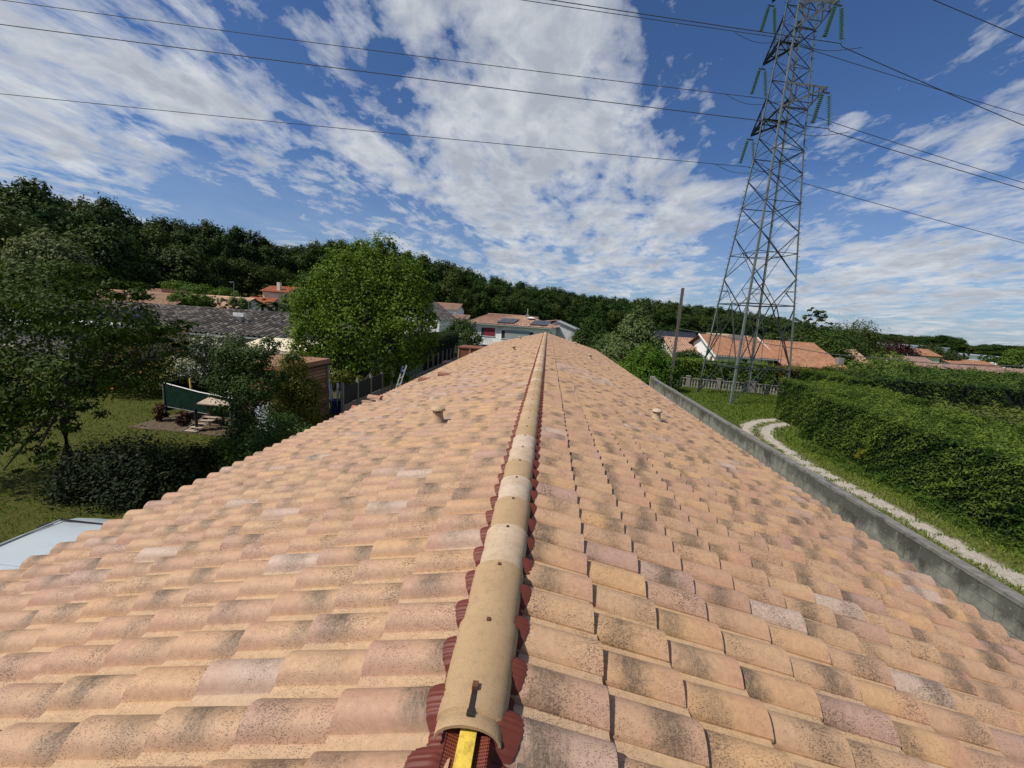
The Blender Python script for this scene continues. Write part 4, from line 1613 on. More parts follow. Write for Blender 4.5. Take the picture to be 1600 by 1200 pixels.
def build_neighbours():
    # dark-roofed bungalow, left
    a = at(285, 517, 29)
    r = gable_house('bungalow', -47, -15.5, 30.0, 42.0, 0, 2.55, 4.12, M_WALLCREAM, M_ROOF_DARK,
                    'long cream bungalow under a dark grey brown tiled roof at left', over=.6, seed=3, pitch=.42, amp=.085)
    window(r, 23.5, 0, 1.5, 1.2, 1.1); window(r, 27.7, 0, 1.5, 1.2, 1.1)
    v = MB(); v.lathe([(.10, 0), (.08, .35)], (21.7, 2.6, 3.0), 10); v.build('roof_pipe', M_CONCD, r)
    v = MB(); v.box(21.1, 22.0, 2.4, 2.75, 3.75, 4.05); v.bar((21.55, 2.6, 3.0), (21.55, 2.6, 3.8), .06); v.build('metal_cowl', M_WHITEPAINT, r)
    v = MB(); v.lathe([(.13, 0), (.10, .3), (.16, .34), (0, .45)], (28.4, 1.9, 2.95), 10); v.build('roof_pipe', M_CONCD, r)
    v = MB(); v.bar((21.6, 3.6, 3.4), (21.6, 3.6, 5.1), .04); v.build('mast', M_CONCD, r)

    # cream pergola cloth by the bungalow
    pg = empty('garden_awning', (-18.5, 27.0, 0), label='cream cloth awning in front of the dark roofed bungalow', cat='awning')
    m = MB(); m.quad((-2.2, -1.2, 2.0), (2.9, -1.2, 2.0), (2.9, 1.9, 2.55), (-2.2, 1.9, 2.55)); m.quad((-2.2, -1.2, 1.96), (2.9, -1.2, 1.96), (2.9, -1.2, 1.80), (-2.2, -1.2, 1.80))
    m.build('cloth', M_CREAMTARP, pg)
    for x in (-2.1, 2.8):
        m = MB(); m.bar((x, -1.1, 0), (x, -1.1, 1.97), .08); m.build('post', M_WHITEPAINT, pg)

    # tiled houses beyond, left
    a = at(150, 470, 50); b2 = at(300, 480, 50)
    r = gable_house('tiled_bungalow', a[0], a[0] + 12.5, 46, 56, -.5, 3.0, 5.15, M_WALLCREAM, M_ROOF_SAND,
                    'orange pink tiled roof partly hidden by the near left tree', over=.5, seed=5)
    m = MB(); m.box(2.2, 5.4, 8.0, 12.0, 4.6, 6.3); m.build('upper_block', M_ROOF_MIX, r)
    r = gable_house('tiled_bungalow', at(245, 480, 60)[0], at(362, 480, 60)[0], 60, 69, -1, 3.5, 5.25, M_WHITE, M_ROOF_PALE,
                    'pale sand coloured roof over white walls behind the dark roofed bungalow', over=.5, seed=7)
    # red-roofed two storey house
    p = at(402, 478, 75)
    root = empty('red_roofed_house', (p[0] - 2.6, 75, -.5), label='small two storey house with red roofs in front of the wooded hill', cat='house')
    m = MB(); m.box(1.6, 7.0, 3, 9, 0, 7.4); m.poly([(7.0, 3, 7.4), (7.0, 9, 7.4), (7.0, 6, 8.4)]); m.poly([(1.6, 3, 7.4), (1.6, 9, 7.4), (1.6, 6, 8.4)]); m.build('wall', M_WALLCREAM, root)
    m = MB(); m.box(-.5, 4.6, -1, 3, 0, 4.2); m.poly([(4.6, -1, 4.2), (4.6, 3, 4.2), (4.6, 3, 6.1)]); m.build('lower_wall', M_WALLCREAM, root)
    rr = MB(); rr.quad((-1, -1.5, 3.95), (4.9, -1.5, 3.95), (4.9, 3, 6.05), (-1, 3, 6.05))
    rr.quad((1.2, 2.5, 7.25), (7.3, 2.5, 7.25), (7.3, 6, 8.5), (1.2, 6, 8.5)); rr.quad((1.2, 9.4, 7.3), (7.3, 9.4, 7.3), (7.3, 6, 8.5), (1.2, 6, 8.5))
    ro = rr.build('roof', M_DARKWOOD, root)
    L = ([], [], [])
    roof_plane(L, (-1, -1.5, 3.98), (4.9, -1.5, 3.98), (4.9, 3, 6.08), (-1, 3, 6.08), .4, .5, seed=1)
    roof_plane(L, (1.2, 2.5, 7.28), (7.3, 2.5, 7.28), (7.3, 6, 8.53), (1.2, 6, 8.53), .4, .5, seed=2)
    finish_roof(L, M_ROOF_RED, ro)
    m = MB(); m.box(4.3, 4.9, 3.4, 4.0, 7.4, 9.2); m.build('chimney', M_WALLCREAM, ro)
    window(root, 5.9, 3, 6.0, 1.3, 1.3, shutter=(M_GREYSHUT, -.02, .15)); window(root, 4.9, -1, 2.2, .01, .01) if False else None
    m = MB(); m.lathe([(0, 0), (.3, .05), (.55, .18)], (2.0, 1.8, 6.3), 12); m.bar((2.0, 1.8, 5.6), (2.0, 1.8, 6.3), .06); m.build('satellite_dish', M_WHITEPAINT, root)
    # small white gable at its right
    # white gable houses mid left of the central house
    p = at(684, 495, 60)
    r = gable_house('white_gabled_house', p[0] - 6.0, p[0] + .8, 58, 68, -1.9, 4.2, 6.6, M_WHITE, M_ROOF_DARK, 'white gabled house with a grey roof just right of the big maple', ridge='y', over=.35, seed=9)
    window(r, 4.0, 0, 4.6, 1.3, 1.2, shutter=(M_GREYSHUT, -.5, .1))
    p = at(698, 488, 92)
    r = gable_house('white_balcony_house', p[0] - 3.2, p[0] + 2.2, 92, 100, -1.9, 5.8, 7.0, M_WHITE, M_ROOF_SAND, 'small white house with a sand coloured roof and a balcony far behind the hedge', over=.5, seed=11)
    window(r, 4.0, 0, 6.2, 1.4, 1.2)
    m = MB(); m.box(2.6, 7.4, -2.2, -.01, 3.9, 4.0); m.box(2.6, 7.4, -2.3, -2.2, 3.9, 4.9); m.build('balcony', M_WHITEPAINT, r)
    p = at(722, 489, 85)
    r = gable_house('brown_roofed_house', p[0] - 2.6, p[0] + 1.0, 84, 90, -1.9, 3.2, 4.6, M_WALLCREAM, M_ROOF_OLD, 'low house with an old brown roof left of the long white house', over=.4, seed=13)
    p = at(700, 510, 62)
    r = gable_house('grey_roofed_shed', p[0] - 0.2, p[0] + 2.2, 72, 80, -1.9, 2.5, 3.9, M_WHITE, M_ROOF_DARK, 'low grey roofed building between the white gable and the long white house', ridge='x', over=.4, seed=14)

    # central long white house
    eL, eR = at(729, 503, 66), at(872, 514, 66)
    root = empty('long_white_house', (eL[0], 66, -1.9), label='long white two storey house with solar panels on its roof, beyond the ridge end', cat='house')
    root.rotation_euler = (0, 0, math.radians(-8)); root.location = (at(729, 503, 68)[0] - .2, 68, -1.9)
    W = eR[0] - eL[0] - .6; HE = 3.72 + 1.9; HRR = HE + 1.45
    m = MB(); m.box(.3, W, 0, 9, 0, HE - .06); m.build('wall', M_WHITE, root)
    dk = MB()
    pts = [(-.2, -.5, HE - .1), (W + .6, -.5, HE - .1), (W - 4.2, 4.5, HRR), (2.5, 4.5, HRR)]
    dk.poly(pts); dk.poly([(p[0], p[1], p[2] - .12) for p in pts]); dk.poly([(W + .6, -.5, HE - .1), (W + .6, 9.5, HE - .1), (W - 4.2, 4.5, HRR)])
    dk.poly([(-.2, -.5, HE - .1), (2.5, 4.5, HRR), (-.2, 9.5, HE - .1)]); dk.poly([(-.2, 9.5, HE - .1), (W + .6, 9.5, HE - .1), (W - 4.2, 4.5, HRR), (2.5, 4.5, HRR)])
    ro = dk.build('roof', M_ROOF_MIX, root)
    L = ([], [], [])
    roof_plane(L, (0, -.5, HE - .07), (W + .5, -.5, HE - .07), (W - 4.2, 4.5, HRR + .03), (2.5, 4.5, HRR + .03), .3, .4, seed=4)
    roof_plane(L, (W + .5, -.4, HE - .07), (W + .5, 9.4, HE - .07), (W - 4.1, 4.6, HRR + .03), (W - 4.2, 4.4, HRR + .03), .3, .4, seed=6)
    finish_roof(L, M_ROOF_MIX, ro)
    hc = MB(); hc.tube([(W + .5, -.4, HE), (W - 4.2, 4.5, HRR + .1)], .12, 6); hc.tube([(2.5, 4.5, HRR + .1), (W - 4.2, 4.5, HRR + .1)], .12, 6); hc.build('hip_caps', M_ROOF_MIX, ro)
    g = MB(); g.box(-.2, W + .6, -.64, -.51, HE - .22, HE - .08); g.build('gutter', M_GUTTER, root)
    def on_plane(x, f): return np.array([x, -.5 + 5.0 * f, HE - .1 + 1.55 * f + .27])
    for xa in (5.3, 10.7):
        for k in range(3):
            s = MB(); q = [on_plane(xa + k * .95, .10), on_plane(xa + k * .95 + .9, .10), on_plane(xa + k * .95 + 1.45, .55), on_plane(xa + k * .95 + .55, .55)]
            s.poly(q); s.poly([p - (0, 0, .05) for p in q])
            s.build('solar_panel', M_PV, ro)
    s = MB(); s.lathe([(.12, 0), (.09, 1.5)], (9.6, 3.9, HRR - .1), 8); s.box(9.3, 9.9, 3.7, 4.1, HRR - .2, HRR + .35); s.build('flue', M_CONC, ro)
    s = MB(); s.box(7.8, 11.2, 5.2, 6.4, HRR - .4, HRR + .15); s.build('rear_roof_block', M_ROOF_MIX, ro)
    s = MB(); s.lathe([(0, .25), (.5, .12), (.8, 0)], (10.4, 3.2, HRR - .2), 12); s.build('skylight_dome', M_WHITEPAINT, ro)
    window(root, 3.95, 0, HE - 1.35, 2.4, 1.35, shutter=(M_REDSHUT, -.25, .5))
    window(root, 8.9, 0, HE - 1.55, 5.4, 1.4, shutter=(M_GREYSHUT, -.38, .38))
    window(root, 4.2, 0, HE - 4.1, 2.6, 1.3, frame=M_GREYSHUT); window(root, 6.8, 0, HE - 4.1, .9, 1.3)
    window(root, W, 1.6, HE - 1.3, 1.1, 1.2, axis='y', out=1, frame=M_GREYSHUT)
    # gabled wing behind, right
    p0 = at(868, 510, 71)
    wx0 = p0[0] - eL[0]; wx1 = at(896, 512, 71)[0] - eL[0]
    HW = HE - .1
    m = MB(); m.box(wx0 - 2.4, wx1, 9.2, 15.0, 0, HW)
    m.poly([(wx0 - 2.4, 9.2, HW), (wx1, 9.2, HW), (wx1 - 3.3, 9.2, HW + 1.15)])
    m.build('wing_wall', M_GREYREND, root)
    m = MB(); m.quad((wx1 + .5, 8.8, HW - .12), (wx1 + .5, 15.4, HW - .12), (wx1 - 3.3, 15.4, HW + 1.25), (wx1 - 3.3, 8.8, HW + 1.25))
    m.quad((wx0 - 5, 8.8, HW + .6), (wx1 - 3.3, 8.8, HW + 1.25), (wx1 - 3.3, 15.4, HW + 1.25), (wx0 - 5, 15.4, HW + .6))
    m.quad((wx1 + .5, 8.79, HW - .12), (wx1 - 3.3, 8.79, HW + 1.25), (wx1 - 3.3, 8.79, HW + 1.09), (wx1 + .5, 8.79, HW - .28))
    wr = m.build('wing_roof', M_GREYSHUT, root)
    L = ([], [], [])
    roof_plane(L, (wx0 - 5, 8.8, HW + .62), (wx0 - 5, 15.4, HW + .62), (wx1 - 3.3, 15.4, HW + 1.27), (wx1 - 3.3, 8.8, HW + 1.27), .3, .4, seed=8)
    finish_roof(L, M_ROOF_MIX, wr)

    # house with orange roof behind the pylon
    e0, e1 = at(1125, 552, 50), at(1214, 560, 50)
    r0 = at(1106, 525, 56)
    root = gable_house('orange_roofed_house', e0[0], e1[0] - .1, 50.3, 62, -.3, 2.35, 4.35, M_WHITE, M_ROOF_ORANGE,
                       'white bungalow with an orange tiled roof behind the pylon', over=.5, seed=15, gutter=True)
    window(root, 2.6, 0, 1.75, 1.5, 1.1, glass=M_BLACK); window(root, 5.5, 0, 1.75, 1.5, 1.1, glass=M_BLACK)
    m = MB(); m.box(-.02, .02, 1.8, 2.3, 0, 2.2); m.build('side_door', M_REDSHUT, root)
    m = MB(); m.box(3.0, 4.2, 4.4, 5.2, 3.6, 4.95); m.build('chimney', M_CONC, root)
    for x in (-.52, e1[0] - e0[0] + .42):
        m = MB(); m.bar((x, -.5, 2.32), (x, 5.85, 4.72), .10, .16); m.build('verge_board', M_WHITEPAINT, root)
    e2 = at(1316, 572, 50)
    root = gable_house('orange_roofed_barn', e1[0] + .55, e2[0] - .6, 49.0, 62.5, -.3, 1.8, 4.15, M_DARKWOOD, M_ROOF_ORANGE,
                       'lower orange tiled barn with a deep dark open front beside the white bungalow', over=.6, seed=17, gutter=False)
    m = MB(); m.box(5.9, 6.5, .6, 1.2, 1.6, 3.2); m.build('chimney', M_CONC, root)
    m = MB(); m.box(-.2, 4.5, -.3, -.1, 0, 1.2); m.build('low_wall', M_WHITE, root)
    # small buildings left of it, by the pole
    p = at(1062, 545, 58)
    r = gable_house('pink_tiled_house', p[0] - 1.0, at(1096, 545, 58)[0] - .5, 57, 66, -.3, 2.0, 3.6, M_WALLCREAM, M_ROOF_SAND, 'cream house with a pinkish tiled roof seen beside the wooden pole', over=.5, seed=19)
    p = at(1040, 530, 70)
    r = gable_house('solar_roofed_house', p[0] - 3, at(1066, 530, 70)[0] + 3, 70, 80, -.3, 2.2, 4.2, M_WALLCREAM, M_PV, 'house with a black roof behind the pinkish tiled one', over=.5, seed=20)
    p = at(1120, 521, 78)
    m = MB(); m.box(0, 13, 0, 4, 0, 4.1); m.box(-.3, 13.3, -.3, 4.3, 4.1, 4.35); m.build('flat_roofed_building', M_CREAMTARP, loc=(p[0], 78, 0), label='long flat roofed pale building just above the orange ridge', cat='building')

    # far right roofs
    def rr(px0, px1, py_e, Y, h, mat, wall, lab, depth=8, seed=0):
        a = at(px0, py_e, Y); b = at(px1, py_e, Y)
        return gable_house('far_house', a[0], b[0], Y, Y + depth, a[2] - 3.0, a[2], a[2] + h, wall, mat, lab, over=.4, seed=seed, pitch=.5, gutter=False)
    rr(1302, 1362, 565, 62, 1.7, M_ROOF_SAND, M_WALLCREAM, 'pinkish roof to the right of the orange barn', seed=21)
    rr(1338, 1366, 548, 90, 1.4, M_ROOF_SAND, M_WALLCREAM, 'small orange pink roof between trees above the hedge', seed=22)
    rr(1418, 1475, 572, 70, 1.3, M_ROOF_OLD, M_WALLCREAM, 'brown old roof behind the lime green bush', seed=23)
    rr(1440, 1470, 555, 105, 1.3, M_ROOF_ORANGE, M_WALLCREAM, 'far orange roof left of the round tree', seed=24)
    rr(1488, 1562, 568, 110, .9, M_ROOF_ORANGE, M_WHITE, 'bright orange roof in front of the white warehouse', seed=25)
    rr(1495, 1640, 578, 75, .6, M_ROOF_OLD, M_WALLCREAM, 'long low brown roof above the hedge at far right', seed=26)
    a = at(1500, 562, 190)
    for (px0, px1, ty, Y, lab) in ((1496, 1585, 553, 190, 'large white warehouse at the far right'), (1434, 1482, 540, 230, 'white flat warehouse in front of the far trees'),
                                   (1360, 1402, 537, 210, 'small white warehouse behind the purple tree'), (1586, 1680, 562, 180, 'white shed at the right edge under the far trees'),
                                   (1405, 1440, 543, 240, 'grey roofed long warehouse right of the purple tree')):
        p = at(px0, ty, Y); q = at(px1, ty + (px1 - px0) * .065, Y)
        r = empty('warehouse', (p[0], Y, -5.3), label=lab, cat='warehouse'); p[2] += 5.3
        m = MB(); m.box(0, q[0] - p[0], 0, 30, 0, p[2] - .6); m.build('wall', M_WAREHOUSE, r)
        m = MB(); m.box(-.5, q[0] - p[0] + .5, -.5, 30.5, p[2] - .6, p[2]); m.build('roof', M_GUTTER, r)
    # pale low building seen through the near left tree
    p = at(20, 512, 26)
    m = MB(); m.box(0, 5.2, 0, 4, 0, 2.45)
    f = MB(); f.box(p[0] - .2, p[0] + 5.4, 25.7, 30.2, 2.46, 2.75); f.build('white_flat_roof', M_WHITEPAINT, label='white flat roof edge glimpsed through the near left tree', cat='roof'); m.build('pale_outbuilding', M_CONC, loc=(p[0], 26, 0), label='low pale outbuilding glimpsed through the near left tree', cat='building')


build_neighbours()

# street lamp, left
p = at(365, 441, 58)
root = empty('street_lamp', (p[0], 58, -.8), label='slim street lamp in front of the dark wooded hill at left', cat='lamp')
b = MB(); b.tube([(0, 0, 0), (0, 0, p[2] + .8)], [.08, .05], 8); b.build('post', M_PYLON, root)
b = MB(); b.box(-.55, .05, -.12, .12, p[2] + .75, p[2] + .88); b.build('lamp_head', M_PYLON, root)


# ------------------------------------------------------------------ left boundary fence
def build_fence():
    X = -9.5
    root = empty('garden_fence', (X, 0, 0), label='concrete post fence with dark and green mesh panels along the left boundary', cat='fence')
    post = MB(); post.box(-.06, .06, -.06, .06, 0, 1.56); post.box(-.045, .045, -.045, .045, 1.56, 1.62)
    pm = post.build('tmp', M_CONC).data; bpy.data.objects.remove(bpy.data.objects['tmp'])
    ys = [18.6 + 1.58 * i for i in range(17)]
    for i, y in enumerate(ys):
        o = bpy.data.objects.new('post', pm); COL.objects.link(o); o.parent = root; o.location = (0, y, 0)
        if i < len(ys) - 1:
            m = MB(); m.box(-.025, .025, y + .065, y + 1.515, 0, .26); m.build('base_slab', M_CONC, root)
            m = MB(); m.box(-.025, .025, y + .065, y + 1.515, .265, .50); m.build('base_slab', M_CONC, root)
            if i < 3 or 5 <= i < 8:
                m = MB(); m.box(-.012, .012, y + .065, y + 1.515, .52, 1.42 if i < 3 else 1.5)
                m.build('mesh_panel', M_SCREEN if i < 3 else M_GREENSCR, root)


build_fence()


# planked shed
def build_shed():
    X = -10.28
    root = empty('planked_shed', (X, 15.6, 0), label='brown horizontal planked shed at the fence left of the roof', cat='shed')
    c = MB(); c.box(-2.4, -.03, 0.02, 3.0, 0, 2.5); c.build('core', M_DARKWOOD, root)
    for k in range(16):
        d = random.Random(k).uniform(0, .02)
        m = MB(); m.box(-.028, .0 + d, 0, 2.94, .02 + k * .15, .140 + k * .15); m.build('plank', (M_PLANK, M_PLANKD, M_PLANK, M_PLANKL)[k * 7 % 4], root)
    m = MB(); m.box(-.0, .09, 2.95, 3.07, 0, 2.42); m.build('corner_post', M_WOODGREY, root)
    m = MB(); m.box(-2.6, .12, -.15, 3.15, 2.51, 2.72); m.build('roof', M_PLANK, root)
    # smaller lean-to in front
    root = empty('tiled_lean_to', (-11.35, 14.75, 0), label='tiny lean-to with clay tiles and a white sheet, half hidden by the slim tree', cat='shed')
    c = MB(); c.box(0, 1.15, .05, .75, 0, 1.75); c.build('wall', M_PLANK, root)
    L = ([], [], []); roof_plane(L, (-.1, -.1, 1.8), (1.25, -.1, 1.8), (1.25, .8, 2.15), (-.1, .8, 2.15), .22, .35, seed=2); finish_roof(L, M_ROOF_ORANGE, root)
    m = MB(); m.box(.25, 1.12, .0, .045, .1, 1.35); m.build('white_sheet', M_SHEET, root)


build_shed()

# blue bin with pipes, right of the shed
p = gnd(521, 655, .45)
root = empty('blue_bin', (-10.0, 17.6 + 1.35, 0), label='blue plastic bin holding pale pipes between the shed and the fence', cat='bin')
b = MB(); b.lathe([(.22, 0), (.30, .62), (.33, .64), (.33, .68)], seg=14); b.lathe([(.29, .66), (.21, .1), (0, .1)], seg=14); b.build('tub', M_BLUE, root, smooth=True)
g = random.Random(3)
for k in range(7):
    x, y = g.uniform(-.18, .18), g.uniform(-.18, .18)
    o = MB(); o.tube([(0, 0, 0), (x * 1.6 + g.uniform(-.1, .1), y * 1.6 + g.uniform(-.1, .1), g.uniform(.9, 1.5))], g.uniform(.02, .035), 7)
    o.build('pipe', M_PVC, loc=(-10.0 + x, 18.95 + y, .12), label='pale plastic pipe standing in the blue bin', cat='pipe', group='pipes standing in the blue bin', smooth=True)

# aluminium ladder against the left eave
root = empty('ladder', (-5.35, 15.3, 0), label='aluminium ladder with a blue edged rail leaning at the left eave', cat='ladder')
for k, (yy, mm) in enumerate(((-.2, M_BLUE), (.2, M_ALU))):
    b = MB(); b.bar((-.9, yy, 0), (.02, yy, 3.12), .06, .03); b.build('rail', M_ALU if k else M_ALU, root)
b = MB(); b.bar((-.05, -.235, 2.85), (.02, -.235, 3.12), .02, .05); b.build('rail_edge', M_BLUE, root)
for k in range(11):
    q = .06 + k * .088
    b = MB(); b.bar((-.9 + .92 * q, -.2, 3.12 * q), (-.9 + .92 * q, .2, 3.12 * q), .03); b.build('rung', M_ALU, root)

# rusty container and small scaffold beyond the left eave
p = at(733, 556, 36)
root = empty('rusty_container', (p[0] - .1, 36, 0), label='rusty red brown container with upright ribs beyond the far left eave', cat='container')
b = MB(); b.box(-.9, 1.3, 0, 2.4, 0, 2.15); b.build('box', M_RUST, root)
for x in (-.85, .15, 1.22):
    b = MB(); b.box(x - .06, x + .06, -.05, -.003, 0, 2.15); b.build('rib', M_ROOF_SAND, root)
b = MB(); b.box(-.95, 1.35, -.08, 2.45, 2.153, 2.25); b.build('rim', M_RUST, root)
p = at(703, 566, 27)
root = empty('work_platform', (p[0], 27, 0), label='small plank platform on posts beside the far left eave', cat='platform')
b = MB(); b.box(-.42, .42, -.5, .5, p[2] - .03, p[2] + .06); b.build('board', M_ROOF_SAND, root)
for x, y in ((-.36, -.44), (.36, -.44), (-.36, .44), (.36, .44)):
    b = MB(); b.bar((x, y, 0), (x, y, p[2] - .03), .07); b.build('leg', M_WOODGREY, root)


# ------------------------------------------------------------------ chicken coop
def build_coop():
    root = empty('net_run', (-16.0, 15.9, 0), label='poultry run fenced with dark green net on grey posts', cat='run')
    A = at(249, 598, 15.7); B = at(361, 630, 14.6)
    def post(x, y, z, r=.035, mat=M_PYLON):
        b = MB(); b.tube([(x, y, 0), (x, y, z)], r, 8); b.build('post', mat, root)
    L = [(0, 0, 1.55), (3.75, -.95, 1.4), (2.6, -1.3, .95), (0.2, 2.6, 1.6), (3.9, 2.0, 1.5)]
    post(*L[0]); post(*L[1]); post(*L[2], .05, M_BLACK); post(*L[3]); post(*L[4])
    b = MB(); b.tube([(0, 0, 1.55), (1.9, -.35, 1.36), (3.75, -.7, 1.28)], .022, 6); b.build('top_rail', M_WHITEPAINT, root)
    b = MB(); b.tube([(0, 0, .52), (3.75, -.7, .45)], .02, 6); b.build('lower_rail', M_PYLON, root)
    n = MB(); n.quad((0, .02, .5), (3.75, -.68, .45), (3.75, -.68, 1.28), (0, .02, 1.55))
    n.quad((0.2, 2.6, 0), (3.9, 2.0, 0), (3.9, 2.0, 1.5), (.2, 2.6, 1.6)); n.quad((0, .04, 0.3), (.2, 2.6, .3), (.2, 2.6, 1.6), (0, .04, 1.55))
    n.build('net', M_NET, root)
    b = MB(); b.bar((1.35, -.1, .9), (1.32, -.1, 1.85), .05); b.build('cane', M_YELLOW, root)
    s = MB(); s.box(-.1, 4.2, -1.6, 2.6, .004, .03); s.build('dirt_floor', M_SOIL, loc=(-16.0, 15.9, 0), kind='structure')
    hut = empty('hen_house', (-13.1, 15.3, 0), label='small wooden hen house on legs with a slatted ramp', cat='hen house')
    b = MB(); b.box(-.45, .55, 0, .8, .45, 1.0); b.build('box', M_DARKWOOD, hut)
    b = MB(); b.quad((-.65, -.25, 1.02), (.75, -.25, 1.02), (.45, .45, 1.34), (-.35, .45, 1.34)); b.quad((-.65, -.25, .98), (.75, -.25, .98), (.75, -.25, 1.02), (-.65, -.25, 1.02))
    b.quad((-.65, -.25, 1.02), (-.35, .45, 1.34), (-.35, 1.0, 1.1), (-.65, 1.0, .98)); b.build('roof', M_PLANKGREY, hut)
    b = MB(); b.box(-.3, .3, .35, .55, 1.35, 1.42); b.build('ridge_tray', M_WHITEPAINT, hut)
    for x, y in ((-.4, .02), (.5, .02), (-.4, .75), (.5, .75)):
        b = MB(); b.bar((x, y, 0), (x, y, .47), .06); b.build('leg', M_WOODGREY, hut)
    for k in range(5):
        q = k / 4
        b = MB(); b.box(-.62 + q * .32, -.12 + q * .32, -.95 + q * .62, -.80 + q * .62, .06 + q * .42, .085 + q * .42); b.build('ramp_board', M_PLANKGREY, hut)
    b = MB(); b.obox((-.22, -.55, .25), (.36, .36, .26), (.16, 0, 0), (0, 0, .008)); 
    for xx in (-.15, .30):
        b.bar((-.62 + xx + .05, -.98, .04), (-.25 + xx, -.1, .50), .03)
    b.build('ramp_stringer', M_WOODGREY, hut)
    for (dx, lab, h) in ((.25, 'brown dead potted shrub at the left corner of the net run', .7), (1.55, 'brown dead shrub left of the hen house ramp', .62)):
        plant('dead_shrub', [(-16 + dx, 15.5 - dx * .25, h * .55, .26, .26, h * .5)], 900, .09, F_DEAD, 31 + int(dx * 10), label=lab, cat='shrub', base=(-16 + dx, 15.5 - dx * .25, 0), crown_name='foliage', trunk=.02)


F_DEAD = foliage_mat('dead brown twigs', (.03, .015, .010), (.10, .045, .03), trans=.1)
build_coop()


# ------------------------------------------------------------------ van
def build_van():
    # parked parallel to the house under the left eave, nose away from us
    x0, x1 = -6.68, -4.82
    ya, yb = .4, 5.35
    root = empty('parked_van', ((x0 + x1) / 2, ya, 0), label='pale grey blue van parked against the left wall of the house', cat='van')
    w = (x1 - x0) / 2
    # body shell by cross-sections along y, roof crowned and rounded
    secs = [(0, 2.02, .98), (.12, 2.10, 1.0), (4.2, 2.12, 1.0), (4.62, 2.10, .99), (4.86, 2.04, .965), (4.98, 1.92, .93), (5.65, 1.25, .92), (6.5, 1.02, .9), (6.75, .7, .85)]
    V = []; Q = []
    prof = [(1.0, .25), (1.0, 1.0), (.985, 1.55), (.93, .955), (.88, .985), (.6, .997), (0, 1.0)]
    rows = []
    for y, zt, ws in secs:
        row = [(-w * ws * 1.0, y, .25), (-w * ws, y, min(1.0, zt * .6)), (-w * ws * .965, y, zt - .22), (-w * ws * .93, y, zt - .07), (-w * ws * .88, y, zt - .025), (-w * ws * .55, y, zt), (0, y, zt + .012)]
        row += [(-x, yy, z) for x, yy, z in row[:-1][::-1]]
        rows.append(row)
    n = len(rows[0])
    for r in rows: V += r
    for k in range(len(rows) - 1):
        for j in range(n - 1):
            a = k * n + j
            Q.append((a, a + 1, a + 1 + n, a + n))
    b = MB(); b.v = V; b.f = Q; b.m = [0] * len(Q)
    b.f.append(tuple(range(n))[::-1]); b.m.append(0)
    e = (len(rows) - 1) * n
    b.f.append(tuple(e + j for j in range(n))); b.m.append(0)
    body = b.build('body', M_VAN, root, smooth=True); mark_sharp(body.data)
    # pressed roof ribs, mounting points and seam
    for y in (1.1, 2.35, 3.6):
        r = MB(); r.box(-w * .55, w * .55, y - .03, y + .03, 2.118, 2.138); r.build('roof_rib', M_VAN, root)
    for y in (.8, 2.2, 3.3, 4.45):
        for s in (-1, 1):
            r = MB(); r.box(s * w * .86 - .02, s * w * .86 + .02, y - .07, y + .07, 2.095, 2.118); r.build('rail_mount', M_BLACK, root)
    r = MB(); r.box(-w * .84, w * .86, 4.60, 4.625, 2.108, 2.122); r.build('roof_seam', M_BLACK, root)
    for s in (-1, 1):
        r = MB(); r.box(s * w * .80 - .008, s * w * .80 + .008, .2, 4.6, 2.105, 2.124); r.build('roof_channel', M_GREYSHUT, root)
        for y in (.9, 5.2):
            wl = MB(); wl.lathe([(0, -.1), (.2, -.1), (.33, -.1), (.33, .1), (.2, .1), (0, .1)], seg=18)
            o = wl.build('wheel', M_BLACK, root); o.rotation_euler = (0, math.pi / 2, 0); o.location = (s * (w - .08), y, .33)
    r = MB(); r.quad((-w * .84, 5.02, 1.90), (w * .84, 5.02, 1.90), (w * .84, 5.66, 1.29), (-w * .84, 5.66, 1.29)); r.build('windscreen', M_GLASS, root)
    root.scale = (1, .95, 1)


build_van()


# ------------------------------------------------------------------ planting, left garden
def lobe(px, py, Y, r, ry=None, rz=None):
    p = at(px, py, Y)
    return (p[0], p[1], p[2], r, ry if ry else r, rz if rz else r)


plant('feathery_tree', [lobe(60, 470, 9.5, 1.2, 1.2, .9), lobe(150, 500, 9.0, 1.1, 1.1, .8), lobe(-40, 520, 10, 1.6, 1.5, 1.5), lobe(40, 590, 9.5, 1.3, 1.2, 1.0), lobe(130, 585, 9.2, 1.0, 1, .7),
                        lobe(215, 515, 9.5, .85, .8, .38), lobe(262, 512, 9.8, .55, .6, .26), lobe(200, 455, 9.3, .55, .5, .22), lobe(215, 585, 9.8, .6, .6, .5), lobe(20, 660, 9.0, .75, .7, .6), lobe(60, 700, 8.8, .40, .4, .30),
                        lobe(5, 735, 8.6, .5, .4, .2), lobe(130, 440, 10, .8, .8, .45), lobe(110, 650, 9.4, .7, .7, .35), lobe(-60, 640, 9, 1.2, 1, 1.2), lobe(280, 545, 10, .3, .4, .2)],
      30000, .115, F_NEAR, 101, trunk=.13, base=(-13.9, 10.5, 0), label='large dusky feathery tree filling the near left edge of the garden', cat='tree', per=40, clump=.26, flat=.42, up=.5, droop=.6, aspect=.42)
plant('round_topped_tree', [lobe(76, 395, 30, 1.9, 1.9, 1.4), lobe(50, 410, 30, 1.3), lobe(105, 412, 30, 1.4), lobe(80, 440, 30, 2.2, 2, 2.0)], 9000, .28, F_PALE, 102, trunk=.2,
      base=(at(80, 500, 30)[0], 30, 0), label='pale olive round topped tree in front of the wood at left', cat='tree', clump=.2)
